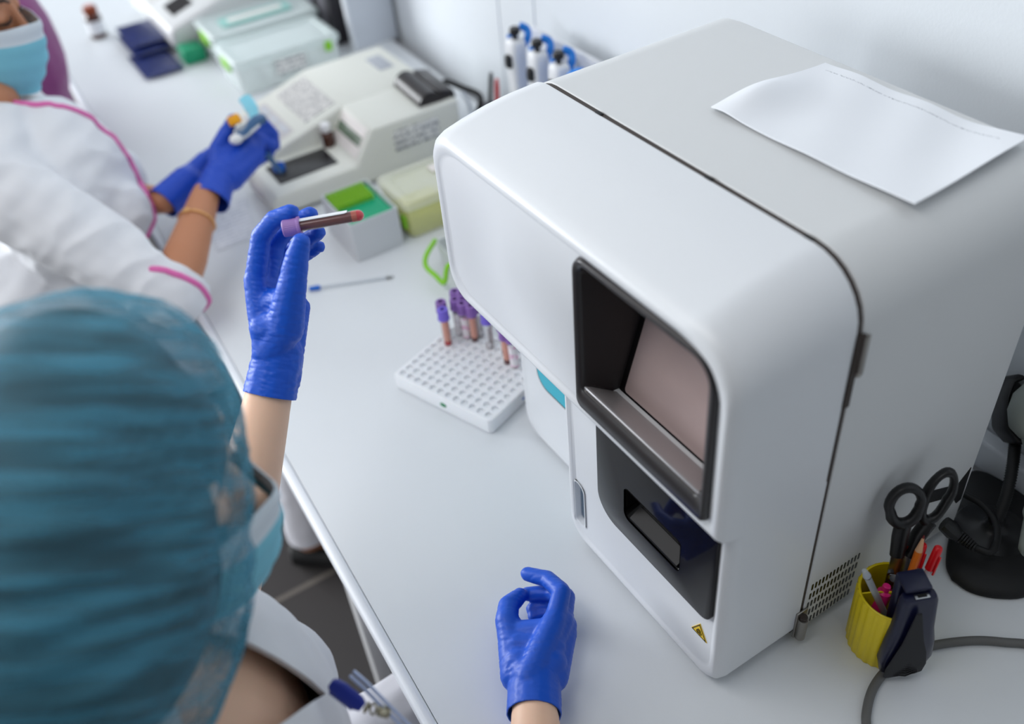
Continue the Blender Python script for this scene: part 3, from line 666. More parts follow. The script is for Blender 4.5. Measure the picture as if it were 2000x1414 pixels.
# ================================================================== scanner on its stand, cables
sbp = V((-.325, .80, 0)); stand = thing('scanner_stand', 'black gooseneck stand with a wide round-cornered base behind the yellow cup', 'scanner stand', (-.30, .81, 0))
outl = [(-0.3194, 0.7147, -0.0000), (-0.2956, 0.7179, -0.0000), (-0.2726, 0.7361, 0.0000), (-0.2558, 0.7666, -0.0000), (-0.2559, 0.8214, 0.0000), (-0.2875, 0.8720, -0.0000), (-0.3336, 0.8890, 0.0000), (-0.3776, 0.8853, 0.0000), (-0.4087, 0.8721, 0.0000), (-0.4082, 0.8510, 0.0000), (-0.3904, 0.8114, -0.0000), (-0.3619, 0.7630, 0.0000), (-0.3371, 0.7269, 0.0000)]
sm = smoothpath([V(p) for p in outl] + [V(outl[0])], 5)[:-1]; cen = sum(sm, V()) / len(sm)
def shr(k, z): return [cen + (p - cen) * k + V((0, 0, z)) for p in sm]
mb = MB(); mb.loft([shr(.985, .0005), shr(1, .003), shr(.985, .008), shr(.9, .0125), shr(.72, .0155), shr(.4, .017), shr(.05, .0175)]); mb.build('base', 'black_matte', stand, ang=60)
gp = V((-0.3330, 0.8009, 0.0160)); mb = MB(); mb.lathe([(.044, 0), (.042, .003), (.03, .0065), (.017, .009), (.012, .014), (.010, .02)], gp - V((0, 0, .003)), (0, 0, 1), 36); mb.build('base_dome', 'black_plastic', stand)
gt = V((-0.3788, 0.8755, 0.0825)); path = smoothpath([gp + V((0, 0, .01)), gp * .67 + gt * .33 + V((.004, .0, .012)), gp * .33 + gt * .67 + V((.003, 0, .01)), gt], 22)
mb = MB(); mb.tube(path, [.0062 if k % 2 else .0072 for k in range(len(path))], 14); mb.build('gooseneck', 'black_matte', stand, ang=80)
crd = [(-0.4168, 0.8861, 0.1341), (-0.4061, 0.8662, 0.1200), (-0.3889, 0.8528, 0.1031), (-0.3696, 0.8597, 0.0950), (-0.3471, 0.8757, 0.1039)]
mb = MB(); hc = V((-0.3966, 0.8946, 0.1107)); 
hx = [V((-0.4277, 0.8994, 0.1370)), V((-0.4181, 0.8796, 0.1242)), V((-0.3960, 0.8601, 0.0990)), V((-0.3777, 0.8612, 0.0889)), V((-0.3458, 0.8877, 0.0939)), V((-0.3589, 0.9338, 0.1169)), V((-0.3994, 0.9401, 0.1458)), V((-0.4227, 0.9173, 0.1416))]
hcen = sum(hx, V()) / len(hx); tow = V((0.6621, -0.3571, 0.6589))
rings = []
for s_, dpt in ((.80, .016), (.93, .018), (1.0, .012), (1.0, -.014), (.9, -.022)): rings.append([hcen + (p - hcen) * s_ + tow * dpt for p in hx])
rings.insert(0, [hcen + (p - hcen) * .78 + tow * .004 for p in hx])
mb.loft(rings, cap=(True, True)); mb.bevel(.0025, 3, 30); mb.build('cradle', 'black_plastic', stand, ang=50)
scn = thing('barcode_scanner', 'grey green handheld barcode scanner resting in the black gooseneck cradle', 'barcode scanner', hcen)
mb = MB(); P_ = [V((-0.4027, 0.8773, 0.1455)), V((-0.3948, 0.8599, 0.1326)), V((-0.3821, 0.8514, 0.1182)), V((-0.3661, 0.8530, 0.1107)), V((-0.3401, 0.8796, 0.1141)), V((-0.3652, 0.9119, 0.1417)), V((-0.3924, 0.9085, 0.1520)), V((-0.4028, 0.8912, 0.1500))]
pc = sum(P_, V()) / len(P_)
mb.loft([[pc + (p - pc) * k + tow * d for p in P_] for k, d in ((.85, -.006), (1, .004), (.97, .014), (.8, .022), (.5, .026), (.1, .027))]); mb.bevel(.003, 2, 50); mb.build('scanner_head', 'scanner_grey', scn, ang=70)
mb = MB(); mb.tube(smoothpath([pc + tow * .01, V((-0.3231, 0.8554, 0.0839)), V((-0.2962, 0.8083, 0.0618)), V((-0.2749, 0.7725, 0.0513))], 8), [.020] * 8 + [.017] * 8 + [.014] * 8 + [.010], 16, flat=.8); mb.build('scanner_handle', 'scanner_grey', scn)
# power lead with its connector
pl = thing('power_cord', 'black power cord with a ridged connector looped over the scanner stand base', 'cord', (-0.3411, 0.7518, 0.0300))
mb = MB(); c0, c1, c2 = V((-0.3585, 0.7337, 0.0520)), V((-0.3412, 0.7408, 0.0420)), V((-0.3212, 0.7464, 0.0360))
mb.tube([c0, lerp(c0, c1, .6), c1], [.010, .0115, .0085], 10, flat=.8); 
for k in range(7): p = lerp(c1, c2, k / 7); mb.tube([p, lerp(c1, c2, (k + .6) / 7)], .0078 - .0004 * k, 10)
mb.build('plug', 'black_plastic', pl, ang=30)
mb = MB(); mb.tube(smoothpath([c2, V((-0.3077, 0.7552, 0.0360)), V((-0.3159, 0.7772, 0.0370)), V((-0.3344, 0.7963, 0.0370)), V((-0.3580, 0.8048, 0.0360)), V((-0.3775, 0.8039, 0.0340)), V((-0.3900, 0.8063, 0.0300))], 10), .0042, 10); mb.build('cable', 'black_matte', pl)
mb = MB(); cpts = [(-0.2420, 0.4916, 0.0050), (-0.2597, 0.5096, 0.0050), (-0.2756, 0.5371, 0.0050), (-0.2827, 0.5684, 0.0050), (-0.2813, 0.6024, 0.0050), (-0.2724, 0.6323, 0.0050), (-0.2540, 0.6671, 0.0050), (-0.2343, 0.6917, 0.0050), (-0.2053, 0.7199, 0.0050), (-0.1350, 0.7532, 0.0050)]
mb.tube(smoothpath([V(p) for p in cpts], 8), .0048, 12)
mb.single('cable', 'cable_grey', 'grey cable curving across the table in front of the yellow cup', 'cable', (-0.2828, 0.6056, 0.0000))

# ================================================================== things behind: photometer and boxes
ph = thing('photometer', 'cream coloured desktop photometer with a dark sample plate and a green display', 'photometer', (-1.74, .59, 0))
PX0, PX1, PY0, PY1, PH, PD = -1.925, -1.572, .376, .790, .114, .048
def yz(x): return lambda u, v, w: (x + w, u, v)
mb = MB(); mb.prism([(PY0, .006), (PY1, .006), (PY1, PH), (.600, PH), (.556, PD + .002), (PY0 + .012, PD), (PY0, PD - .012)], yz(-1.712), PX1 + 1.712); mb.bevel(.006, 3); body = mb.build('right_body', 'beige', ph)
mb = MB(); mb.prism([(PY0 + .03, .006), (PY1, .006), (PY1, PH), (.606, PH), (.43, .062), (PY0 + .03, .05)], yz(PX0), -1.708 - PX0); mb.bevel(.006, 3); mb.build('keypad_body', 'beige', ph)
# dark sample plate on the deck
mb = MB(); mb.box((-1.650, .4715, PD + .0006), (.078, .124, .004), bev=.001); mb.build('sample_plate', 'plate_black', ph)
# display on the slanted face
def slant(s, n=0): # along the slanted front of the tall part
    a, b = V((0, .556, PD + .002)), V((0, .600, PH)); d = (b - a); nn = V((0, -d.z, d.y)).normalized(); p = a + d * s + nn * n; return p
def plate(x0, x1, s0, s1, n0, n1): return [[V((x, 0, 0)) + slant(s, n) for x, s in ((x0, s0), (x1, s0), (x1, s1), (x0, s1))] for n in (n0, n1)]
mb = MB(); mb.loft(plate(-1.700, -1.588, .12, .90, -.001, .0012)); dsp = mb.build('display_panel', 'panel_light', ph)
mb = MB(); mb.loft(plate(-1.697, -1.592, .40, .66, .001, .0016)); mb.build('display', 'lcd_green', dsp)
# keypad panels on the sloped left block
def slope(s, n=0): a, b = V((0, .43, .062)), V((0, .606, PH)); d = b - a; nn = V((0, -d.z, d.y)).normalized(); return a + d * s + nn * n
def plate2(x0, x1, s0, s1, n0, n1): return [[V((x, 0, 0)) + slope(s, n) for x, s in ((x0, s0), (x1, s0), (x1, s1), (x0, s1))] for n in (n0, n1)]
mb = MB(); mb.loft(plate2(-1.895, -1.735, .53, .93, -.001, .0008)); mb.build('label_panel', 'print_x', ph)
mb = MB(); mb.loft(plate2(-1.895, -1.735, .06, .38, -.001, .0008)); kp = mb.build('key_panel', 'panel_grey', ph)
for i in range(3):
    for j in range(3):
        mb = MB(); mb.loft(plate2(-1.885 + .05 * i, -1.845 + .05 * i, .09 + .095 * j, .155 + .095 * j, .0006, .002)); mb.build('key', 'hole_grey', kp)
mb = MB(); mb.box((-1.662, PY0 - .0004, .025), (.085, .002, .026), bev=.0005); mb.build('front_grille', 'panel_grey', ph)
mb = MB(); mb.box((PX1 + .0004, .690, .073), (.0016, .10, .042), bev=.0004); mb.build('rating_label', 'print_y', ph)
mb = MB(); mb.box((-1.838, .747, PH + .0004), (.075, .034, .0016), bev=.0004); mb.build('top_label', 'paper_grey', ph)
mb = MB(); mb.tube([(-1.712, .745, PH - .001), (-1.588, .738, PH - .001)], .026, 28); mb.build('printer_roll', 'roll_black', ph)
mb = MB(); mb.loft([[V((-1.712 + .124 * k, .772 - .007 * k + d, PH - .004 + z)) for d, z in ((-.012, 0), (.03, 0), (.026, .018), (-.006, .026))] for k in (0, 1)]); mb.bevel(.003, 2); mb.build('printer_cover', 'roll_black', ph)
# small bottle on the deck
bt_ = V((-1.775, .545, .072)); bt_ = V((-1.690, .548, PD))
v = thing('reagent_bottle', 'small brown bottle with a white cap standing on the photometer deck', 'bottle', bt_)
mb = MB(); mb.lathe([(.0125, 0), (.0135, .002), (.0135, .028), (.009, .033), (.008, .036)], bt_, (0, 0, 1), 24); mb.build('glass', 'amber', v)
mb = MB(); mb.lathe([(.0137, .004), (.0137, .024)], bt_, (0, 0, 1), 24, cap=(False, False)); o = mb.build('paper_label', 'label_white', v)
bm = bmesh.new(); bm.from_mesh(o.data); bmesh.ops.delete(bm, geom=[f for f in bm.faces if f.calc_center_median().x > .004], context='FACES'); bm.to_mesh(o.data); bm.free()
mb = MB(); mb.lathe([(.0098, .034), (.0102, .036), (.0102, .047), (.0085, .049)], bt_, (0, 0, 1), 32, rib=(.0003, 16)); mb.build('cap', 'vial_cap_white', v)
# cable behind it
mb = MB(); mb.tube(smoothpath([(-1.64, .80, .085), (-1.6743, 0.8150, 0.1061), (-1.6216, 0.8300, 0.1065), (-1.5774, 0.8400, 0.1048), (-1.5569, 0.8300, 0.0935), (-1.5740, 0.8200, 0.0567)], 8), .006, 10)
mb.single('power_cord', 'black_matte', 'black cable arching behind the cream photometer towards the wall', 'cord', (-1.7021, 0.8757, -0.0000))
mb = MB(); mb.tube(smoothpath([(-1.6935, 0.8620, 0.0613), (-1.6758, 0.8650, 0.0469), (-1.6675, 0.8650, 0.0252), (-1.6562, 0.8620, 0.0139)], 6), .0045, 8)
mb.single('cable', 'panel_bluegrey', 'pale grey cable hanging beside the black one behind the photometer', 'cable', (-1.6880, 0.8739, 0.0000))

# pipette tip box
TX0, TX1, TY0, TY1, TH = -1.474, -1.346, .440, .532, .076
tb = thing('pipette_tip_box', 'grey card box of lime and green pipette tips in front of the photometer', 'tip box', ((TX0 + TX1) / 2, (TY0 + TY1) / 2, 0))
mb = MB(); mb.prism(rrect(TX0, TX1, TY0, TY1, .002, 2), lambda u, v, w: (u, v, .001 + w), TH); bx = mb.build('carton', 'card_grey', tb)
mb = MB(); mb.box(((TX0 + TX1) / 2, (TY0 + TY1) / 2, TH), (TX1 - TX0 - .005, TY1 - TY0 - .005, .03)); boolean(bx, mb)
mb = MB(); mb.box(((TX0 + TX1) / 2, (TY0 + TY1) / 2, TH - .012), (TX1 - TX0 - .006, TY1 - TY0 - .006, .008)); mb.build('tip_tray', 'tip_green', tb)
NT = 0
def tiprow(xs, ys, m, h):
    global NT
    for x in xs:
        for y in ys:
            mb = MB(); mb.lathe([(.0034, 0), (.0036, h), (.0024, h + .0004), (.0022, h - .003)], (x, y, TH - .009), (0, 0, 1), 8); mb.build('tip', m, tb)
tiprow([TX0 + .010 + .0093 * i for i in range(6)], [TY0 + .010 + .0093 * j for j in range(8)], 'tip_lime', .012)
tiprow([TX0 + .010 + .0093 * i for i in range(6, 12)], [TY0 + .010 + .0093 * j for j in range(8)], 'tip_green', .0012)

def tub(name, label, cat, x0, x1, y0, y1, h, mb_, ml, group=None, clasp=None, fill=None, lidh=.012, lid_extra=None):
    c = ((x0 + x1) / 2, (y0 + y1) / 2, 0); t = thing(name, label, cat, c, group)
    def R(i, z, r=.012): return [(x, y, z) for x, y in rrect(x0 + i, x1 - i, y0 + i, y1 - i, r, 5)]
    mb = MB(); mb.loft([R(.006, .001), R(.004, .003), R(.001, h - lidh), R(.003, h - lidh), R(.006, .004), R(.02, .004)], cap=(True, True)); mb.build('container', mb_, t)
    if ml:
        mb = MB(); mb.loft([R(-.003, h - lidh - .004), R(-.003, h - .004), R(0, h), R(.012, h + .001), R(.017, h - .004), R(.03, h - .004)], cap=(False, True)); l = mb.build('lid', ml, t)
        if lid_extra: lid_extra(t, l, x0, x1, y0, y1, h)
    if clasp:
        for (cx, cy, sx, sy, sz) in clasp:
            mb = MB(); mb.box((cx, cy, h - lidh - .010), (sx, sy, sz), bev=.002); mb.build('clasp', 'lime', t)
    if fill: fill(t)
    return t
def aqua(t, l, x0, x1, y0, y1, h):
    mb = MB(); mb.loft([[(x, y, h - .003 + d) for x, y in rrect(x0 + .05, x1 - .05, y0 + .045, y1 - .045, .012)] for d in (0, .004)]); mb.build('handle_plate', 'lid_aqua', l)
    mb = MB(); mb.loft([[(x, y, h + .001 + d) for x, y in rrect((x0 + x1) / 2 - .012, (x0 + x1) / 2 + .012, y0 + .065, y1 - .065, .006)] for d in (0, .002)]); mb.build('lid_label', 'panel_light', l)
def contents(t):
    for i in range(5):
        mb = MB(); mb.box((-2.21 + .02 * (i % 2), .56 + .04 * i, .02), (.10, .022, .03), bev=.004); mb.build('packet', 'card_grey', t)
b1 = tub('storage_box', 'clear lidded plastic box with lime clasps standing nearest behind the photometer', 'storage box', -2.285, -2.135, .515, .775, .082, 'clear_tub', 'clear_lid', 'clear boxes by the wall', [(-2.21, .513, .055, .006, .026), (-2.1325, .745, .006, .018, .024)], contents)
mb = MB(); mb.box((-2.1335, .645, .045), (.0012, .075, .034)); mb.build('paper_label', 'print_y', b1)
b2 = tub('storage_box', 'clear lidded plastic box with an aqua lid plate next to the dark blue packets', 'storage box', -2.475, -2.315, .525, .80, .085, 'clear_tub', 'clear_lid', 'clear boxes by the wall', [(-2.395, .523, .06, .006, .028)], None, .012, aqua)
def yfill(t):
    mb = MB(); mb.box((-1.405, .60, .018), (.09, .10, .028), bev=.006); mb.build('contents', 'yellow_liquid', t)
def ylab(t, l, x0, x1, y0, y1, h):
    mb = MB(); mb.box((-1.425, .665, h), (.024, .05, .0016)); mb.build('lid_label', 'panel_light', l)
b3 = tub('storage_box', 'yellow tinted lidded plastic box behind the pipette tip box', 'storage box', -1.462, -1.345, .547, .72, .078, 'yellow_tub', 'yellow_lid', None, [(-1.404, .545, .0, .0, .0)][:0], yfill, .012, ylab)
mb = MB(); mb.box((-1.362, .5455, .034), (.016, .006, .026), bev=.003); mb.build('clasp', 'lime', b3)
b4 = tub('open_tub', 'milky open plastic tub with a lime wire handle at the wing of the analyser', 'tub', -1.262, -1.06, .553, .70, .055, 'milky_white', None)
h0, h1, h2, h3 = V((-1.2319, 0.5227, 0.0428)), V((-1.2185, 0.5127, 0.0315)), V((-1.1725, 0.5211, 0.0202)), V((-1.1728, 0.5334, 0.0500))
mb = MB(); mb.tube(smoothpath([V((-1.262, .556, .042)), h0, h1, lerp(h1, h2, .5) + V((0, 0, -.002)), h2, h3, V((-1.16, .555, .040))], 6), .0042, 10); mb.build('handle', 'lime', b4)
mb = MB(); mb.box((-1.235, .63, .052), (.03, .06, .012), bev=.003); mb.build('inner_tray', 'panel_light', b4)
# swab stick on the table
sa, sb2 = V((-1.3237, 0.3365, 0.0045)), V((-1.2666, 0.4655, 0.0030)); sdv = (sb2 - sa).normalized()
sw = thing('swab_stick', 'thin clear plastic swab with a blue cap lying on the bare table', 'swab', sa)
mb = MB(); mb.tube([sa, sa + sdv * .016, sa + sdv * .019], [.0036, .0046, .003], 14); mb.build('cap', 'swab_blue', sw)
mb = MB(); mb.tube([sa + sdv * .017, sb2], .0020, 10); mb.build('stem', 'swab_clear', sw)
mb = MB(); mb.tube([sb2 - sdv * .008, sb2 + sdv * .004], [.0026, .0014], 10); mb.build('tip', 'cable_grey', sw)
# sheet under B's hands
mb = MB(); a, b, c, d = V((-1.5454, 0.2466, 0.0000)), V((-1.5446, 0.3266, 0.0000)), V((-1.6993, 0.3560, 0.0000)), V((-1.6686, 0.2630, 0.0000)); mb.loft([[p + V((0, 0, z)) for p in (a, b, c, d)] for z in (.0004, .002)]); mb.bevel(.0006, 1)
mb.single('paper_sheet', 'print_faint', 'faintly printed sheet lying in front of the photometer under the gloved hand', 'paper', (-1.6177, 0.2970, 0.0000))

# ------------------------------------------------------------------ far end of the table
am = thing('amber_bottle', 'amber bottle with a brown lid and white label at the far end of the table', 'bottle', (-2.7869, 0.3345, 0.0000))
A = V((-2.7869, 0.3345, 0.0000)); mb = MB(); mb.lathe([(.020, .001), (.022, .004), (.022, .055), (.016, .064), (.012, .068)], A, (0, 0, 1), 28); mb.build('glass', 'amber', am)
mb = MB(); mb.lathe([(.0224, .014), (.0224, .048)], A, (0, 0, 1), 28, cap=(False, False)); mb.build('paper_label', 'label_white', am)
mb = MB(); mb.lathe([(.018, .066), (.0185, .068), (.0185, .080), (.016, .084), (.012, .085)], A, (0, 0, 1), 36, rib=(.0004, 18)); mb.build('lid', 'amber_lid', am)
mb = MB(); mb.lathe([(.011, .0851), (.011, .0866)], A, (0, 0, 1), 18); mb.build('lid_disc', 'skin_pink', am)
for i, (dx, dy, z, txt) in enumerate(((.075, -.004, .0, 'dark blue foil packet at the bottom of the small stack by the white instrument'), (-.05, .006, .0135, 'dark blue foil packet lying in the middle of the small stack'), (-.075, .012, .027, 'dark blue foil packet on top of the small stack'))):
    mb = MB(); n = 8; c0 = V((-2.555 + dx, .408 + dy, z + .007)); 
    grid = [[c0 + V((.175 * (u / n - .5), .098 * (w / n - .5), s * (.0065 * (sin(pi * u / n) * sin(pi * w / n)) ** .4 + .0004))) for u in range(n + 1) for w in range(n + 1)] for s in (-1, 1)]
    fs = []; NN = (n + 1) ** 2
    for u in range(n):
        for w in range(n):
            q = u * (n + 1) + w; f4 = (q, q + 1, q + n + 2, q + n + 1); fs += [f4, tuple(NN + k for k in reversed(f4))]
    ed = [(w, w + 1) for w in range(n)] + [(n * (n + 1) + w + 1, n * (n + 1) + w) for w in range(n)] + [((u + 1) * (n + 1), u * (n + 1)) for u in range(n)] + [(u * (n + 1) + n, (u + 1) * (n + 1) + n) for u in range(n)]
    fs += [(b_, a_, a_ + NN, b_ + NN) for a_, b_ in ed]
    mb.poly(grid[0] + grid[1], fs); mb.single('foil_packet', 'navy_foil', txt, 'packet', (c0.x, c0.y, z), 'blue packets in the stack')
ins = thing('lab_instrument', 'large white desktop instrument with a small dark display at the far end', 'instrument', (-2.62, .67, 0))
mb = MB(); mb.prism([(.462, .03), (.475, .008), (.90, .008), (.90, .135), (.61, .118), (.462, .072)], yz(-2.90), .425); mb.bevel(.012, 4); mb.build('housing', 'beige_cool', ins)
def s3(x, s, n): a, b = V((0, .462, .072)), V((0, .61, .118)); d = b - a; nn = V((0, -d.z, d.y)).normalized(); return V((x, 0, 0)) + a + d * s + nn * n
mb = MB(); mb.loft([[s3(x, s, n) for x, s in ((-2.635, .22), (-2.545, .22), (-2.545, .62), (-2.635, .62))] for n in (-.001, .0012)]); mb.build('display', 'plate_black', ins)
mb = MB(); mb.loft([[s3(x, s, n) for x, s in ((-2.88, .1), (-2.70, .1), (-2.70, .7), (-2.88, .7))] for n in (-.001, .001)]); mb.build('key_panel', 'print_x', ins)
mb = MB(); mb.box((-2.44, .492, .020), (.058, .056, .038), bev=.004); mb.single('green_box', 'green_plastic', 'small green plastic box beside the blue packets under the white instrument', 'box', (-2.44, .492, 0))
# binders and white panel by the wall
for i, (x, m, txt) in enumerate(((-2.395, 'binder_grey', 'pale grey ring binder standing by the wall, farthest of the four'), (-2.352, 'binder_dark', 'black ring binder standing behind the clear boxes, next to the pale one'), (-2.312, 'binder_grey2', 'mid grey ring binder standing between two black ones by the wall'), (-2.272, 'binder_dark', 'black ring binder standing nearest the white partition by the wall'))):
    t = thing('ring_binder', txt, 'binder', (x, .875, 0), 'binders by the wall')
    mb = MB(); mb.box((x, .885, .155), (.036, .15, .308), bev=.004); mb.build('cover', m, t)
    mb = MB(); mb.box((x, .8095, .17), (.024, .002, .09), bev=.0005); mb.build('spine_label', 'label_white', t)
w = thing('partition_panel', 'white panel standing edge on against the wall behind the photometer', 'panel', (-2.20, .885, 0))
mb = MB(); mb.prism([(-2.212, .0), (-2.196, .0), (-2.232, .50), (-2.248, .50)], lambda u, v, q: (u, .838 + q, v), .118); mb.bevel(.002, 2); mb.build('board', 'panel_bluegrey', w)
mb = MB(); mb.prism([(-2.214, .0), (-2.194, .0), (-2.230, .50), (-2.250, .50)], lambda u, v, q: (u, .832 + q, v), .007); mb.bevel(.002, 2); mb.build('edge_strip', 'table_edge', w)

# ------------------------------------------------------------------ pipettes on their stand, pens
pst = thing('pipette_stand', 'white upright pipette stand by the wall behind the big analyser', 'pipette stand', (-1.35, .87, 0))
mb = MB(); mb.box((-1.31, .865, .006), (.30, .10, .012), bev=.003); mb.build('base', 'pip_white', pst)
mb = MB(); mb.box((-1.33, .893, .14), (.23, .010, .262), bev=.003); mb.build('back_board', 'pip_white', pst)
mb = MB(); mb.box((-1.33, .880, .175), (.24, .020, .010), bev=.003); mb.build('rail', 'pip_grey', pst)
for i, (x, txt) in enumerate(((-1.420, 'pale grey pipette with a blue hook, farthest from the analyser in the stand'), (-1.348, 'pale grey pipette in the middle of the stand'), (-1.282, 'pale grey pipette nearest the analyser in the stand'))):
    y = .842; p = thing('pipette', txt, 'pipette', (x, y, .02), 'pipettes in the stand')
    mb = MB(); mb.loft([[(x + w_ * a, y + d_ * b, z) for a, b in rrect(-1, 1, -1, 1, .55, 4)] for z, w_, d_ in ((.09, .010, .010), (.12, .013, .013), (.20, .0155, .015), (.245, .017, .016), (.262, .016, .015), (.268, .012, .012))]); bdy = mb.build('body', 'pip_white', p, ang=60)
    mb = MB(); mb.loft([[(x - .0155 + w_ * a, y + .004 + .010 * b, z) for a, b in rrect(-1, 1, -1, 1, .5, 4)] for z, w_ in ((.10, .004), (.20, .0045), (.25, .005), (.272, .004))]); mb.build('side_grip', 'pip_blue', p)
    mb = MB(); mb.tube(smoothpath([(x, y + .012, .245), (x, y + .026, .262), (x - .008, y + .030, .275), (x - .016, y + .02, .282)], 5), .007, 10); mb.build('hook', 'pip_blue', p)
    mb = MB(); mb.lathe([(.0045, .266), (.0045, .276), (.0095, .278), (.0100, .286), (.008, .289)], (x, y, 0), (0, 0, 1), 20); mb.build('plunger', 'black_plastic', p)
    mb = MB(); mb.box((x + .002, y - .018, .232), (.016, .012, .024), bev=.004); mb.build('ejector', 'black_plastic', p)
    mb = MB(); mb.lathe([(.003, .022), (.0045, .06), (.0075, .09)], (x, y, 0), (0, 0, 1), 16); mb.build('shaft', 'pip_grey', p)
x, y = -1.222, .842; p = thing('pipette', 'blue topped pipette half hidden behind the top of the big analyser', 'pipette', (x, y, .02), 'pipettes in the stand')
mb = MB(); mb.loft([[(x + w_ * a, y + d_ * b, z) for a, b in rrect(-1, 1, -1, 1, .6, 4)] for z, w_, d_ in ((.09, .010, .010), (.20, .0155, .015), (.25, .021, .018), (.268, .020, .017), (.276, .012, .010))]); mb.build('body', 'pip_blue', p, ang=60)
mb = MB(); mb.lathe([(.003, .022), (.0045, .06), (.0075, .09)], (x, y, 0), (0, 0, 1), 16); mb.build('shaft', 'pip_grey', p)
hold = thing('pen_holder', 'small grey pen holder by the wall behind the photometer', 'pen holder', (-1.575, .862, 0))
mb = MB(); mb.lathe([(.026, .001), (.028, .003), (.030, .070), (.0285, .0705), (.0265, .004), (.001, .004)], (-1.575, .862, 0), (0, 0, 1), 28); mb.build('wall', 'pip_grey', hold)
stick('pen', 'black pen standing in the grey holder by the wall', 'pen', (-1.585, .858, .006), (-1.5502, 0.8580, 0.1540), lambda t, a, d, L, f: (MB().lathe([(.004, 0), (.0042, L - .02), (.0046, L - .018), (.0035, L)], a, d, 12).build('barrel', 'black_plastic', t)), 'pens in the grey holder')
stick('pen', 'red pen standing beside the black one in the grey holder', 'pen', (-1.565, .868, .006), (-1.5479, 0.8680, 0.1389), lambda t, a, d, L, f: (MB().lathe([(.004, 0), (.0048, L - .02), (.005, L - .018), (.0035, L)], a, d, 12).build('barrel', 'red_cap', t)), 'pens in the grey holder')
# ================================================================== people
DR, DU, DC = V((0.5337, 0.8419, -0.0800)), V((-0.5262, 0.4046, 0.7480)), V((0.6621, -0.3571, 0.6589))       # right, up and back of the camera: only used to turn shapes while modelling
class HF:
    def __init__(s, c, fwd, up=(0, 0, 1)):
        s.c = V(c); s.f = V(fwd).normalized(); s.r = s.f.cross(V(up)).normalized(); s.u = s.r.cross(s.f)
        s.rot = Matrix((s.r, s.f, s.u)).transposed()
    def __call__(s, r, f, u): return s.c + s.r * r + s.f * f + s.u * u
def head_shapes(mb, h, neck):
    mb.sphere(h(0, -.014, .032), (.074, .093, .086), h.rot); mb.sphere(h(0, .020, -.030), (.062, .074, .098), h.rot); mb.sphere(h(0, .048, -.088), (.042, .044, .038), h.rot)
    mb.chain([h(0, .088, .012), h(0, .099, -.012), h(0, .108, -.034)], [.008, .009, .0135]); mb.sphere(h(.013, .094, -.037), .0085); mb.sphere(h(-.013, .094, -.037), .0085)
    for s in (-1, 1):
        mb.sphere(h(.077 * s, -.012, -.012), (.010, .020, .032), h.rot); mb.sphere(h(.034 * s, .074, .026), (.026, .014, .009), h.rot); mb.sphere(h(.045 * s, .058, -.03), (.022, .026, .024), h.rot)
        mb.sphere(h(.031 * s, .079, .002), (.0155, .0125, .0115), h.rot)
    mb.sphere(h(0, .094, -.066), (.024, .010, .006), h.rot); mb.sphere(h(0, .091, -.076), (.021, .010, .007), h.rot)
    mb.chain([h(0, -.03, -.04), h(0, -.035, -.10), neck], [.060, .050, .047])
def body_shapes(mb, h, neck, tc, fwd, shR, shL, elR, wrR, elL, wrL, hip, kneeR, ankR, kneeL, ankL, k=1.0):
    head_shapes(mb, h, neck); f = V(fwd).normalized(); r = f.cross(V((0, 0, 1))).normalized(); rot = Matrix((r, f, V((0, 0, 1)))).transposed(); tc = V(tc); hip = V(hip)
    mb.sphere(tc, (.145, .095, .165), rot); mb.sphere(tc * .5 + hip * .5, (.125, .09, .16), rot); mb.sphere(hip, (.155, .115, .12), rot)
    mb.chain([shR, neck + V((0, 0, -.04)), shL], [.036, .040, .036]); mb.chain([shR, tc + V((0, 0, .0))], [.036, .07]); mb.chain([shL, tc + V((0, 0, .0))], [.036, .07])
    mb.chain([shR, elR, lerp(elR, wrR, .35), wrR], [.040, .036, .0365, .0235]); mb.chain([shL, elL, lerp(elL, wrL, .35), wrL], [.040, .036, .0365, .0235])
    for kn, an in ((kneeR, ankR), (kneeL, ankL)):
        side = r * (.075 if (V(kn) - hip).dot(r) > 0 else -.075)
        mb.chain([hip + side, V(kn), lerp(kn, an, .35), an], [.085, .055, .052, .034]); mb.caps(an, V(an) + f * .09 + V((0, 0, -.035)), .03, .022)
def wrinkles(axis, amp, freq=230, cross=45, seed=0, mask=None):
    a = V(axis).normalized(); fr = frame(a)
    def d(co):
        q = V((fr.col[0].dot(co) * cross, fr.col[1].dot(co) * cross, a.dot(co) * freq + seed)); w = noise.noise(q) + .5 * noise.noise(q * 2.1)
        w = -abs(w) + .25
        return amp * w * (mask(co) if mask else 1)
    return d
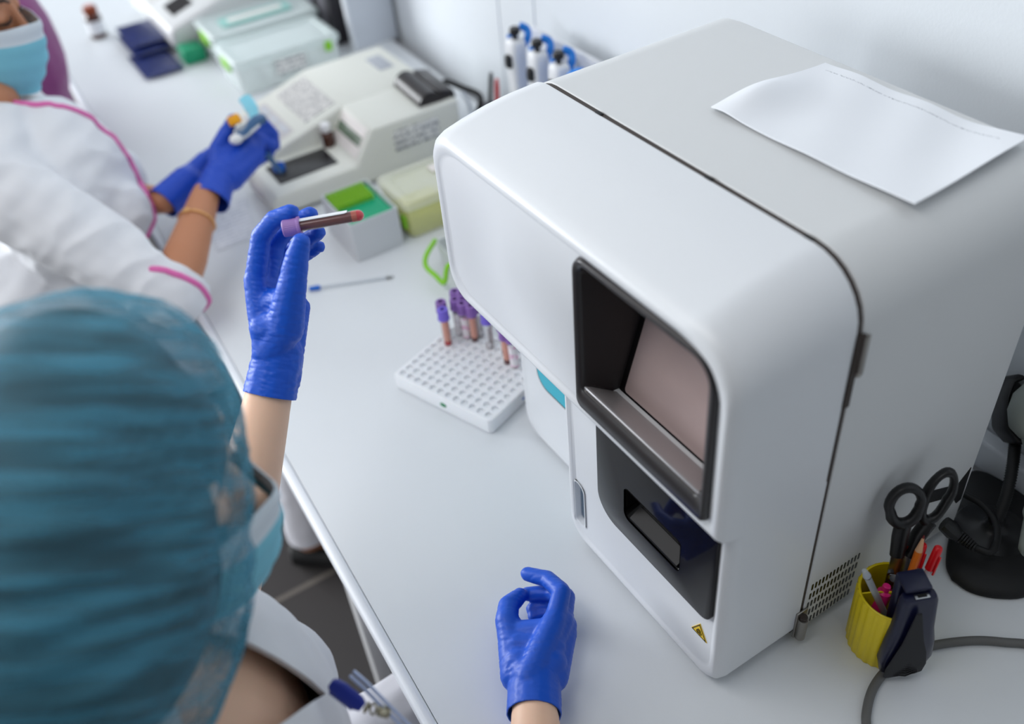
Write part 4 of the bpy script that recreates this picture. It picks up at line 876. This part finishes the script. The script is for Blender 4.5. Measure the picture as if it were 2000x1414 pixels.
def glove(name, root, wrist, cuff, fingers, thumb, m, extra=(), voxel=.0017, wr_r=(.0265, .029), amp=.0016, palm_r=.0125, label=None, smooth=5, th_r=(.0185, .0135, .0120, .0092)):
    """fingers: four lists [knuckle, pip, dip, tip] in order index..little; every finger keeps its own length and bend"""
    wrist = V(wrist); cuff = V(cuff); mb = MB(); ax = (wrist - cuff).normalized(); side = (V(fingers[0][0]) - V(fingers[3][0])).normalized()
    for i, fg in enumerate(fingers):
        k = [V(p) for p in fg]; rr = [(.0118, .0106, .0098, .0084), (.0120, .0106, .0098, .0084), (.0114, .0102, .0094, .0080), (.0102, .0092, .0085, .0074)][i]
        mb.chain(k, rr); root_p = wrist + side * (.0165 - .011 * i)
        mb.chain([root_p, lerp(root_p, k[0], .5), k[0]], [palm_r * 1.15, palm_r * 1.12, palm_r])
    for i in range(3): mb.chain([lerp(fingers[i][0], fingers[i + 1][0], .5), wrist], [palm_r * .95, palm_r * 1.2])
    t = [V(p) for p in thumb]; mb.chain(t, th_r); mb.caps(t[0], wrist + side * .012, .0185, .019); mb.caps(t[0], lerp(fingers[0][0], wrist, .45), .016, .014)
    for a, b, ra, rb in extra: mb.caps(a, b, ra, rb)
    n = 6; pts = [lerp(cuff, wrist, q / n) for q in range(-1, n + 1)]
    rs = [wr_r[1] + (wr_r[0] - wr_r[1]) * max(0, q / n) for q in range(-1, n + 1)]
    mb.chain([lerp(cuff, wrist, -.25)] + pts[1:], [wr_r[1]] * 1 + rs[1:])
    base = base_of(root)
    g = remesh(mb, name, m, root, voxel, smooth, disp=wrinkles(ax, amp, 210, 50, 3.3), cut=[(cuff, -ax)])
    md = g.modifiers.new('thickness', 'SOLIDIFY'); md.thickness = .0012; md.offset = -1
    if label: g['label'] = label
    return g
def face_mask(root, h, mb_name='face_mask', lower='mask_blue', upper='mask_white', w=.078, top=-.012, bot=-.118, dep=.131, straps=True):
    def surf(u, v, o=0):
        a = u * 1.15; z = top + (bot - top) * v; bulge = .012 * sin(pi * min(1, v * 1.05)) + .0015 * sin(v * 26); k = 1 - .30 * max(0, v - .45) ** 1.4 * 2
        nose = .010 * math.exp(-(u / .18) ** 2) * max(0, 1 - v * 2.5)
        return h((w + o) * sin(a) * k, (dep + o) * cos(a) * (1 - .10 * v * v) - .012 + bulge * cos(a) + nose, z + .010 * (1 - cos(a)) * (1 - v) * -1 + .028 * (1 - cos(a)) * v)
    out = []
    for nm, m, v0, v1 in ((mb_name, lower, .22, 1.0), ('mask_band', upper, 0, .22)):
        mb = MB(); nu, nv = 22, 14; g = [[surf(-1 + 2 * i / nu, v0 + (v1 - v0) * j / nv, o) for i in range(nu + 1) for j in range(nv + 1)] for o in (0, .0016)]; N = (nu + 1) * (nv + 1); fs = []
        for i in range(nu):
            for j in range(nv):
                q = i * (nv + 1) + j; f4 = (q, q + nv + 1, q + nv + 2, q + 1); fs += [f4, tuple(N + x for x in reversed(f4))]
        for i in range(nu): fs += [(i * (nv + 1), i * (nv + 1) + N, (i + 1) * (nv + 1) + N, (i + 1) * (nv + 1)), (i * (nv + 1) + nv, (i + 1) * (nv + 1) + nv, (i + 1) * (nv + 1) + nv + N, i * (nv + 1) + nv + N)]
        for j in range(nv): fs += [(j, j + 1, j + 1 + N, j + N), (nu * (nv + 1) + j, nu * (nv + 1) + j + N, nu * (nv + 1) + j + 1 + N, nu * (nv + 1) + j + 1)]
        mb.poly(g[0] + g[1], fs); out.append(mb.build(nm, m, root if not out else out[0], ang=60))
    if straps:
        for s in (-1, 1):
            mb = MB(); mb.tube(smoothpath([surf(s, .06), h(.079 * s, .01, .01), h(.084 * s, -.02, .015), h(.085 * s, -.035, -.02), h(.078 * s, -.01, -.05), surf(s, .95)], 6), .0016, 6); mb.build('ear_loop', 'mask_white', out[0])
    return out[0]
def bouffant(root, c, ax, rad, m, ripple_axis, amp=.0035, n=26, name='bouffant_cap', cut=None, p=2.0):
    mb = MB(); rot = Matrix(ax).transposed(); mb.sphere(c, rad, rot, 96, 56); c = V(c); ra = V(ripple_axis).normalized(); fr = frame(ra)
    if cut: bmesh.ops.bisect_plane(mb.bm, geom=mb.bm.verts[:] + mb.bm.edges[:] + mb.bm.faces[:], plane_co=cut[0], plane_no=cut[1], clear_outer=True)
    R = max(rad); e0, e1 = V(ax[0]), V(ax[1])
    if p != 2.0:                                 # a fuller, squarer bag
        for v in mb.bm.verts:
            d = v.co - c; x = d.dot(e0) / rad[0]; y = d.dot(e1) / rad[1]; r2 = math.hypot(x, y)
            if r2 > 1e-6: k = r2 / ((abs(x) ** p + abs(y) ** p) ** (1 / p)) - 1; v.co += (e0 * (x * rad[0]) + e1 * (y * rad[1])) * k
    for v in mb.bm.verts:
        d = v.co - c; th = math.atan2(d.dot(fr.col[1]), d.dot(fr.col[0])); al = d.dot(ra) / R
        k = .4 + .6 * max(0, al + .2)
        v.co += d.normalized() * (amp * k * sin(n * th + 2.2 * noise.noise(d * 14)) + amp * 1.3 * noise.noise(d * 22) + amp * 2 * noise.noise(d * 9))
    return mb.build(name, m, root, ang=180)
def snap(o, p, off=.002):
    p = V(p) - base_of(o); ok, loc, n, i = o.closest_point_on_mesh(p); return loc + n * off + base_of(o)
def piping(name, m, o, pts, r, parent, n=8, off=.001):
    path = [snap(o, p, off) for p in smoothpath([V(p) for p in pts], n)]; mb = MB(); mb.tube(path, r, 8); return mb.build(name, m, parent)
def shoe(root, ank, fwd, z=-TZ):
    a = V(ank); f = V(fwd).normalized(); mb = MB(); c = V((a.x, a.y, z)); r = f.cross(V((0, 0, 1)))
    rings = []
    for t, w, hgt in ((-.055, .012, .045), (-.045, .028, .055), (0, .033, .058), (.06, .036, .045), (.12, .042, .036), (.155, .034, .030), (.175, .012, .018)):
        rings.append([c + f * t + r * w * cos(q) + V((0, 0, .001 + max(0, hgt * (.5 + .5 * sin(q))))) for q in [2 * pi * k / 14 for k in range(14)]])
    mb.loft(rings); return mb.build('shoe', 'shoe_black', root)

# ------------------------------------------------------------------ the technician in front, seen from above and behind
pa = thing('person', 'person in a blue bouffant cap and white coat holding up a blood tube', 'person', (-.52, -.10, -TZ))
hA = HF((-0.5547, -0.0445, 0.4604), (.36, .92, -.16), (0, 0, 1))
neckA = V((-.515, -.075, .315)); fA = V((.22, .97, 0)); tcA = V((-.505, -.068, .155))
shR, shL = V((-.350, -.125, .245)), V((-.672, -.055, .255))
elR, wrR = V((-0.2541, 0.1128, 0.0680)), V((-0.4521, 0.2269, 0.0360))
wrL = V((-0.7891, 0.1379, 0.3000)); elL = V((-0.6872, -0.0089, 0.1180))
mb = MB(); body_shapes(mb, hA, neckA, tcA, fA, shR, shL, elR, lerp(wrR, elR, .0), elL, wrL, (-.52, -.17, -.21), (-.42, .22, -.20), (-.40, .20, -.66), (-.635, .20, -.205), (-.64, .18, -.66))
remesh(mb, 'body', 'skin_light', pa, .0045, 8)
# coat
mb = MB(); rotA = Matrix((fA.cross(V((0, 0, 1))).normalized(), fA.normalized(), V((0, 0, 1)))).transposed()
mb.sphere(tcA + V((0, .006, -.002)), (.168, .118, .185), rotA); mb.sphere(tcA + fA * .05 + rotA @ V((.062, 0, -.01)), .072); mb.sphere(tcA + fA * .05 + rotA @ V((-.062, 0, -.01)), .072)
mb.sphere((-.515, -.12, -.02), (.155, .115, .2), rotA); mb.sphere((-.52, -.165, -.2), (.178, .14, .13), rotA)
mb.chain([shR, neckA + V((.055, -.01, -.03))], [.064, .062]); mb.chain([shL, neckA + V((-.055, -.01, -.03))], [.064, .062]); mb.chain([shR, tcA], [.064, .10]); mb.chain([shL, tcA], [.064, .10])
mb.chain([shR, lerp(shR, elR, .7), lerp(shR, elR, .97)], [.064, .054, .047]); mb.chain([shL, lerp(shL, elL, .45), lerp(shL, elL, .72)], [.062, .052, .046])
coatA = remesh(mb, 'lab_coat', 'coat_white', pa, .005, 10, disp=wrinkles((.3, .3, 1), .004, 14, 10, 1.0))
apex = V((-0.4661, 0.0419, 0.2269)); Lt = V((-0.5104, -0.0161, 0.2703)); Rt = V((-0.4499, -0.0049, 0.2384)); nn = (Lt - apex).cross(Rt - apex).normalized()
if nn.z < 0: nn = -nn
Lx = apex + (Lt - apex) * 1.5; Rx = apex + (Rt - apex) * 2.2
mb = MB(); tri_ = [apex, Lx, Lx + (Rx - apex) * .3, Rx + (Lx - apex) * .3, Rx]; mb.loft([[p - nn * .05 + (p - apex) * 0 for p in tri_], [p + nn * .12 for p in tri_]]); boolean(coatA, mb)
mb = MB(); mb.sphere(tcA + V((0, .004, -.002)), (.158, .112, .178), rotA, 48, 28); boolean(coatA, mb)
# trousers, shoes
mb = MB()
for kn, an, s in ((V((-.42, .22, -.20)), V((-.40, .20, -.63)), .08), (V((-.635, .20, -.205)), V((-.64, .18, -.63)), -.08)):
    mb.chain([V((-.52 + s, -.17, -.21)), kn, an], [.098, .072, .056])
remesh(mb, 'trousers', 'trouser_white', pa, .007, 8, disp=wrinkles((0, .3, 1), .004, 20, 12, 4.0), cut=[(V((0, 0, -.655)), V((0, 0, -1)))])
for an in ((-.40, .20, 0), (-.64, .18, 0)): shoe(pa, an, fA)
# hair and cap
mb = MB(); mb.sphere((-0.5322, -0.0695, 0.4500), (.099, .160, .118), Matrix((DR, DU, DC)).transposed(), 48, 28); mb.sphere(hA(.048, .035, .022), (.036, .05, .058), hA.rot); mb.sphere(hA(0, -.004, .034), (.079, .096, .087), hA.rot, 40, 24); mb.build('hair', 'hair_dark', pa)
cap_c = V((-0.5276, -0.0672, 0.4497))
bouffant(pa, cap_c, (DR, DU, DC), (.1090, .176, .133), 'cap_cloth', hA.f, .0042, 34, p=2.5)
face_mask(pa, hA, dep=.123)
# gloves
DB = V((0, 0, 0))
fl = [[(-0.8395, 0.1610, 0.3858), (-0.8517, 0.1826, 0.4251), (-0.8448, 0.1998, 0.4426), (-0.8310, 0.2146, 0.4520)],
      [(-0.8462, 0.1730, 0.3763), (-0.8621, 0.1988, 0.4063), (-0.8570, 0.2197, 0.4232), (-0.8452, 0.2369, 0.4327)],
      [(-0.8504, 0.1863, 0.3650), (-0.8675, 0.2066, 0.3826), (-0.8617, 0.2261, 0.3934), (-0.8502, 0.2420, 0.4057)],
      [(-0.8486, 0.1949, 0.3481), (-0.8690, 0.2106, 0.3651), (-0.8676, 0.2258, 0.3748), (-0.8572, 0.2401, 0.3843)]]
th = [(-0.7917, 0.1655, 0.3510), (-0.7927, 0.1849, 0.3943), (-0.7954, 0.1987, 0.4227), (-0.7962, 0.2070, 0.4371)]
glove('glove', pa, (-0.7990, 0.1524, 0.3178), (-0.7803, 0.1271, 0.2853), fl, th, 'glove_blue', extra=[(V((-0.8178, 0.1783, 0.3204)), V((-0.8378, 0.1956, 0.3347)), .0145, .0135), (V((-0.7824, 0.1488, 0.2915)), V((-0.8185, 0.1811, 0.3256)), .0150, .0140), (V((-0.8236, 0.1591, 0.3613)), V((-0.8016, 0.1479, 0.3256)), .018, .020), (V((-0.8188, 0.1645, 0.3670)), V((-0.8032, 0.1745, 0.3765)), .0150, .0140), (V((-0.8071, 0.1514, 0.3481)), V((-0.7956, 0.1659, 0.3551)), .019, .019)], wr_r=(.0262, .0285), amp=.0012, th_r=(.0205, .0150, .0122, .0094), smooth=8)
fr_ = [[(-0.5072, 0.2917, 0.0600), (-0.5282, 0.3161, 0.0680), (-0.5574, 0.3167, 0.0580), (-0.5820, 0.3044, 0.0500)],
       [(-0.5083, 0.3014, 0.0500), (-0.5322, 0.3240, 0.0470), (-0.5549, 0.3170, 0.0340), (-0.5729, 0.2966, 0.0280)],
       [(-0.5080, 0.3053, 0.0370), (-0.5372, 0.3228, 0.0240), (-0.5547, 0.3135, 0.0150), (-0.5612, 0.2948, 0.0130)],
       [(-0.5055, 0.3030, 0.0260), (-0.5336, 0.3147, 0.0140), (-0.5481, 0.3059, 0.0110), (-0.5536, 0.2911, 0.0110)]]
th2 = [(-0.5026, 0.2396, 0.0360), (-0.5458, 0.2533, 0.0460), (-0.5623, 0.2655, 0.0440), (-0.5710, 0.2862, 0.0360)]
glove('glove', pa, (-0.4708, 0.2397, 0.0340), (-0.4413, 0.2197, 0.0350), fr_, th2, 'glove_blue', extra=[(V((-0.4889, 0.2293, 0.0340)), V((-0.5390, 0.2527, 0.0420)), .0185, .0150), (V((-0.4696, 0.2609, 0.0300)), V((-0.5069, 0.3000, 0.0300)), .0185, .0165), (V((-0.5266, 0.2557, 0.0440)), V((-0.5047, 0.2821, 0.0520)), .0135, .0145), (V((-0.5139, 0.2473, 0.0420)), V((-0.4911, 0.2752, 0.0460)), .0165, .0165), (V((-0.4968, 0.2382, 0.0400)), V((-0.4771, 0.2642, 0.0420)), .0185, .0185)], wr_r=(.0285, .0290), amp=.0007, smooth=9, palm_r=.0135)

# ------------------------------------------------------------------ badge reel and lanyard on the coat
bd = thing('badge_reel', 'dark blue badge holder clipped to the white coat at the neckline', 'badge holder', (-0.4426, 0.0521, 0.2468))
b0, b1 = V((-0.4542, 0.0453, 0.2547)), V((-0.4315, 0.0594, 0.2351)); d = (b1 - b0).normalized(); sdir = d.cross(DC).normalized(); mb = MB()
mb.loft([[lerp(b0, b1, t) + sdir * w * a + DC * (.004 * b) for a, b in rrect(-1, 1, -1, 1, .6, 4)] for t, w in ((0, .003), (.08, .0055), (.3, .0068), (.62, .0066), (.86, .0062), (1, .004))]); mb.build('reel', 'navy_plastic', bd, ang=60)
mb = MB(); 
for k in range(7): p = lerp(b0, b1, .18 + .1 * k) + sdir * -.0066 if sdir.dot(DU) > 0 else lerp(b0, b1, .18 + .1 * k) + sdir * .0066; mb.sphere(p, .0022, seg=8, rings=6)
mb.build('ribs', 'navy_plastic', bd)
mb = MB(); e0 = b1; e1 = V((-0.4209, 0.0765, 0.2231)); ed = (e1 - e0).normalized()
for k in range(4):
    c = lerp(e0, e1, .15 + .25 * k); fr0 = frame(ed + DC * .5 * (-1) ** k); mb.tube([c + (fr0.col[0] * cos(q) + fr0.col[1] * sin(q)) * .0042 for q in [2 * pi * j / 12 for j in range(13)]], .0011, 6)
mb.sphere(lerp(e0, e1, .75), (.006, .005, .004)); mb.build('clip', 'clip_metal', bd)
mb = MB(); 
for o_ in (-.0025, .0025): mb.tube(smoothpath([V((-0.4601, 0.0646, 0.2408)) + sdir * o_, V((-0.4428, 0.0693, 0.2411)) + sdir * o_, V((-0.4248, 0.0759, 0.2296)) + sdir * o_, V((-0.4071, 0.0857, 0.2065)) + sdir * o_], 6), .0017, 8)
mb.single('lanyard', 'strap_clear', 'pale blue lanyard cord hanging down the white coat by the badge holder', 'lanyard', (-0.4248, 0.0759, 0.2296))

# ------------------------------------------------------------------ the technician behind
pb = thing('person', 'person in a pink piped white coat and face mask working at the photometer', 'person', (-1.69, 0, -TZ))
hB = HF((-1.7634, 0.0167, 0.4544), (.50, .84, -.20), (0, 0, 1))
neckB = V((-1.715, 0.006, 0.318)); fB = V((.20, .98, 0)); tcB = V((-1.678, 0.053, 0.130))
sR, sL = V((-1.545, -.045, .255)), V((-1.86, .015, .262)); eR, wR = V((-1.3545, 0.1278, 0.0734)), V((-1.5129, 0.2543, 0.1342)); eL, wL = V((-1.80, .10, .055)), V((-1.6114, 0.1987, 0.0968))
hipB = V((-1.688, -0.032, -0.220)); kR, aR = V((-1.55, .30, -.20)), V((-1.4068, 0.2106, -0.6650)); kL, aL = V((-1.78, .30, -.20)), V((-1.80, .27, -.67))
mb = MB(); body_shapes(mb, hB, neckB, tcB, fB, sR, sL, eR, wR, eL, wL, hipB, kR, aR, kL, aL)
bodyB = remesh(mb, 'body', 'skin_tan', pb, .0042, 7)
mb = MB(); rotB = Matrix((fB.cross(V((0, 0, 1))).normalized(), fB.normalized(), V((0, 0, 1)))).transposed()
mb.sphere(tcB + V((0, 0, -.005)), (.172, .122, .185), rotB); mb.sphere(tcB + fB * .055 + rotB @ V((.065, 0, -.02)), .078); mb.sphere(tcB + fB * .055 + rotB @ V((-.065, 0, -.02)), .078)
mb.sphere((-1.673, .045, -.05), (.165, .112, .17), rotB); mb.sphere(neckB + V((0, -.005, -.05)), .058); mb.sphere((-1.69, -.02, -.20), (.185, .15, .12), rotB); mb.sphere((-1.69, -.085, -.08), (.185, .15, .17), rotB)
mb.chain([sR, neckB + V((.05, -.005, -.048))], [.070, .062]); mb.chain([sL, neckB + V((-.05, 0, -.048))], [.068, .062]); mb.chain([sR, tcB], [.07, .10]); mb.chain([sL, tcB], [.07, .10])
mb.chain([sR, lerp(sR, eR, .55), eR, lerp(eR, wR, .13)], [.070, .064, .055, .052]); mb.chain([sL, eL, lerp(eL, wL, .15)], [.068, .06, .055])
cutd = (wR - eR).normalized()
coatB = remesh(mb, 'lab_coat', 'coat_cool', pb, .0055, 9, disp=wrinkles((.5, .4, -.7), .010, 16, 8, 2.0))
mb = MB(); cR = lerp(eR, wR, .02); mb.sphere(cR + cutd * .09, .088, seg=40, rings=24); boolean(coatB, mb)
mb = MB(); cN = neckB + V((0, .012, .058)); mb.sphere(cN, (.060, .068, .062), seg=40, rings=24); boolean(coatB, mb)
fr0 = frame(cutd); rg = []
for k in range(33):
    a = 2 * pi * k / 32; rg.append(snap(coatB, cR - cutd * .002 + (fr0.col[0] * cos(a) + fr0.col[1] * sin(a)) * .056, .0005))
mb = MB(); mb.tube(rg, .0052, 8); mb.build('cuff_piping', 'pink_trim', coatB)
piping('collar_piping', 'pink_trim', coatB, [(-1.7363, -0.0238, 0.3143), (-1.7102, 0.0091, 0.3058), (-1.6742, 0.0423, 0.3028), (-1.6592, 0.0916, 0.2993), (-1.6639, 0.1408, 0.2700), (-1.6644, 0.1850, 0.2338), (-1.6520, 0.2171, 0.1779), (-1.6253, 0.2302, 0.1279), (-1.5957, 0.2304, 0.0831), (-1.5737, 0.2193, 0.0550), (-1.5319, 0.1817, 0.0381)], .0050, coatB)
piping('side_piping', 'pink_trim', coatB, [(-1.4546, 0.1068, 0.1171), (-1.4656, 0.1236, 0.1221), (-1.4767, 0.1385, 0.1262)], .005, coatB)
mb = MB()
for kn, an, s in ((kR, aR, .08), (kL, aL, -.08)): mb.chain([hipB + V((s, 0, 0)), kn, lerp(kn, an, .5), an + V((0, 0, .0))], [.10, .075, .058, .050])
remesh(mb, 'trousers', 'trouser_white', pb, .007, 8, disp=wrinkles((0, .3, 1), .004, 20, 12, 7.0), cut=[(V((0, 0, aR.z + .015)), V((0, 0, -1)))])
shoe(pb, aR, (.55, .8, 0)); shoe(pb, aL, fB)
mb = MB(); mb.sphere(hB(0, -.03, .045), (.083, .10, .088), hB.rot, 32, 18); mb.build('hair', 'hair_dark', pb)
bouffant(pb, hB(0, -.045, .062), (hB.r, hB.f, hB.u), (.098, .132, .105), 'cap_cloth_far', hB.f, .003, 30)
face_mask(pb, hB, top=-.008, bot=-.130)
for s in (-1, 1):
    mb = MB(); mb.tube([hB(.014 * s, .0935, .0), hB(.022 * s, .0945, -.0045), hB(.032 * s, .0925, -.006), hB(.044 * s, .0835, -.0035)], [.001, .0019, .0021, .001], 6); mb.build('eyelashes', 'lash', pb)
    mb = MB(); mb.tube([hB(.012 * s, .094, .022), hB(.026 * s, .093, .030), hB(.044 * s, .081, .029)], [.0022, .0028, .0012], 8); mb.build('eyebrow', 'hair_dark', pb)
# gloved hands and pipette
gR = [[(-1.5977, 0.3681, 0.1749), (-1.6136, 0.4109, 0.1761), (-1.6112, 0.4232, 0.1500), (-1.6089, 0.4036, 0.1370)], [(-1.6048, 0.3869, 0.1695), (-1.6111, 0.4196, 0.1555), (-1.6080, 0.4196, 0.1296), (-1.6075, 0.3954, 0.1236)], [(-1.5935, 0.3887, 0.1591), (-1.5982, 0.4096, 0.1372), (-1.6023, 0.4000, 0.1178), (-1.6050, 0.3793, 0.1200)], [(-1.5796, 0.3793, 0.1476), (-1.5842, 0.3871, 0.1261), (-1.5955, 0.3721, 0.1141), (-1.5999, 0.3591, 0.1191)]]
tR = [(-1.5581, 0.2955, 0.1488), (-1.5823, 0.3102, 0.1735), (-1.5945, 0.3374, 0.1929), (-1.6044, 0.3572, 0.2061)]
glove('glove', pb, (-1.5369, 0.2846, 0.1368), (-1.5082, 0.2567, 0.1232), gR, tR, 'glove_far', extra=[(V((-1.5439, 0.2929, 0.1407)), V((-1.5832, 0.3592, 0.1554)), .028, .022), (V((-1.5435, 0.3099, 0.1344)), V((-1.5777, 0.3674, 0.1392)), .026, .02)], voxel=.0026, wr_r=(.029, .034), amp=.0022)
gL = [[(-1.6637, 0.2953, 0.1107), (-1.6758, 0.3237, 0.1078), (-1.6930, 0.3419, 0.1047), (-1.6982, 0.3553, 0.1020)], [(-1.6681, 0.2955, 0.1000), (-1.6786, 0.3264, 0.0969), (-1.6946, 0.3464, 0.0936), (-1.7008, 0.3582, 0.0910)], [(-1.6604, 0.2900, 0.0968), (-1.6745, 0.3209, 0.0898), (-1.6864, 0.3390, 0.0888), (-1.6879, 0.3498, 0.0886)], [(-1.6537, 0.2829, 0.0939), (-1.6642, 0.3087, 0.0880), (-1.6750, 0.3259, 0.0855), (-1.6765, 0.3366, 0.0852)]]
tL = [(-1.6447, 0.2653, 0.1132), (-1.6612, 0.2943, 0.1228), (-1.6734, 0.3143, 0.1231), (-1.6797, 0.3282, 0.1218)]
glove('glove', pb, (-1.6318, 0.2495, 0.1069), (-1.6057, 0.1928, 0.0955), gL, tL, 'glove_far', voxel=.0026, wr_r=(.029, .031), amp=.002)
# bracelet
bc = V((-1.4632, 0.2237, 0.1178)); bdv = (wR - eR).normalized(); bc = lerp(eR, wR, max(0, min(1, (bc - eR).dot(bdv) / (wR - eR).length))); fr0 = frame(bdv)
ring = [snap(bodyB, bc + (fr0.col[0] * cos(a) + fr0.col[1] * sin(a)) * .04, .0012) for a in [2 * pi * k / 40 for k in range(41)]]
br = thing('bracelet', 'thin gold chain bracelet with a small plate on the bare forearm', 'bracelet', bc)
mb = MB()
for k in range(40): mb.caps(ring[k], lerp(ring[k], ring[k + 1], .6), .0026, .0026, 8) if k % 1 == 0 else None
mb.build('chain', 'gold', br)
ctr = max(range(40), key=lambda k: (ring[k] - bc).dot(DC * 1.0 - DR * .35)); mb = MB(); tdir = (ring[(ctr + 1) % 40] - ring[ctr]).normalized(); nd = (ring[ctr] - bc).normalized()
mb.loft([[ring[ctr] + tdir * u + bdv * v + nd * w_ for u, v in ((-.008, -.0005), (-.004, .0055), (.002, .005), (.011, .0), (.002, -.005), (-.004, -.0055))] for w_ in (.0004, .0025)]); mb.build('plate', 'gold', br)
# pipette held in the fist
pp_ = thing('held_pipette', 'pipette with an orange plunger gripped in the blue glove over the photometer', 'pipette', (-1.5873, 0.3675, 0.1793))
q0, q1, q2, q3 = V((-1.5882, 0.3568, 0.2017)), V((-1.5768, 0.3756, 0.1807)), V((-1.5770, 0.3910, 0.1361)), V((-1.5838, 0.4107, 0.0854))
mb = MB(); a0 = V((-1.5968, 0.3553, 0.2156)); mb.tube([a0, lerp(a0, q0, .5), q0], [.0105, .0125, .0115], 20); mb.build('plunger_knob', 'orange_knob', pp_)
mb = MB(); c = V((-1.5776, 0.3622, 0.1970)); ddx = (q0 - a0).normalized(); mb.tube([c - ddx * .004, c + ddx * .006], [.013, .0135], 24); mb.build('collar', 'pip_grey', pp_)
mb = MB(); mb.tube(smoothpath([V((-1.5706, 0.3498, 0.1863)), V((-1.5686, 0.3642, 0.1920)), V((-1.5778, 0.3890, 0.1996)), V((-1.5871, 0.4017, 0.1976))], 5), .0125, 16, flat=.8); mb.build('body', 'slate_blue', pp_)
mb = MB(); mb.tube(smoothpath([V((-1.5711, 0.3455, 0.1936)), V((-1.5592, 0.3520, 0.1881)), V((-1.5600, 0.3731, 0.1943)), V((-1.5664, 0.3900, 0.1978))], 5), .0032, 10); mb.build('rim', 'pip_white', pp_)
mb = MB(); mb.tube(smoothpath([V((-1.6019, 0.3956, 0.1940)), V((-1.6188, 0.3980, 0.2047)), V((-1.6344, 0.3982, 0.2128)), V((-1.6480, 0.3968, 0.2182))], 5), [.010] * 5 + [.012] * 5 + [.012] * 5 + [.007], 14, flat=.6); mb.build('finger_hook', 'cyan_plastic', pp_)
mb = MB(); mb.sphere((-1.5617, 0.3425, 0.1885), (.010, .012, .009)); mb.build('ejector_button', 'vial_cap_white', pp_)
mb = MB(); mb.tube([q2, lerp(q2, q3, .55), q3], [.007, .0045, .0028], 12); mb.build('shaft', 'slate_blue', pp_)
cu = V((-1.6599, 0.4282, 0.0515)); mb = MB(); mb.lathe([(.011, 0), (.012, .001), (.012, .012), (.010, .0125), (.009, .004)], cu, (0, 0, 1), 24); mb.single('sample_cup', 'swab_blue', 'small blue sample cup on the dark plate of the photometer', 'cup', cu)

# ------------------------------------------------------------------ third person, purple scrubs
pc_ = thing('person', 'person in purple scrubs standing close to the far part of the table', 'person', (-2.42, 0, -TZ))
hC = HF((-2.300, 0.063, 0.560), (0, 1, -.1)); nC = V((-2.300, 0.053, 0.400)); tC = V((-2.280, 0.068, 0.200)); 
sRc, sLc = V((-2.100, 0.033, 0.335)), V((-2.460, 0.043, 0.335)); eRc, wRc = V((-2.050, -0.072, 0.060)), V((-2.080, 0.048, -0.120)); eLc, wLc = V((-2.520, -0.022, 0.050)), V((-2.480, 0.088, -0.120)); hC_ = V((-2.230, -0.002, -0.130))
mb = MB(); body_shapes(mb, hC, nC, tC, (0, 1, 0), sRc, sLc, eRc, wRc, eLc, wLc, hC_, (-2.140, 0.118, -0.350), (-2.140, 0.088, -0.670), (-2.340, 0.118, -0.350), (-2.340, 0.088, -0.670)); remesh(mb, 'body', 'skin_tan', pc_, .007, 6)
mb = MB(); mb.sphere(tC, (.185, .125, .20)); mb.sphere(tC + V((.06, .035, -.03)), .08); mb.sphere(tC + V((-.07, .035, -.03)), .08); mb.sphere((-2.185, .048, -.06), (.19, .132, .25)); mb.sphere((-2.230, 0.058, 0.000), (.185, .118, .20)); mb.sphere(hC_, (.20, .155, .17))
mb.chain([sRc, nC + V((.05, 0, -.04)), nC + V((-.05, 0, -.04)), sLc], [.066, .06, .06, .066]); mb.chain([sRc, lerp(sRc, eRc, .7)], [.066, .062]); mb.chain([sLc, lerp(sLc, eLc, .7)], [.066, .062]); mb.chain([sRc, tC, sLc], [.066, .1, .066])
remesh(mb, 'scrub_top', 'scrub_purple', pc_, .007, 8, disp=wrinkles((.2, .2, 1), .006, 9, 9, 5.0), cut=[(V((0, 0, -.27)), V((0, 0, -1)))])
mb = MB()
for kn, an, s in ((V((-2.140, 0.108, -0.350)), V((-2.140, 0.078, -0.670)), .085), (V((-2.340, 0.108, -0.350)), V((-2.340, 0.078, -0.670)), -.085)): mb.chain([hC_ + V((s, 0, -.02)), kn, an], [.10, .075, .062])
remesh(mb, 'trousers', 'scrub_purple', pc_, .008, 6, cut=[(V((0, 0, -.69)), V((0, 0, -1)))])
for an in ((-2.140, 0.078, 0.000), (-2.340, 0.078, 0.000)): shoe(pc_, an, (0, 1, 0))
bouffant(pc_, hC(0, -.04, .055), (hC.r, hC.f, hC.u), (.098, .13, .105), 'cap_cloth_far', hC.f, .003, 30)
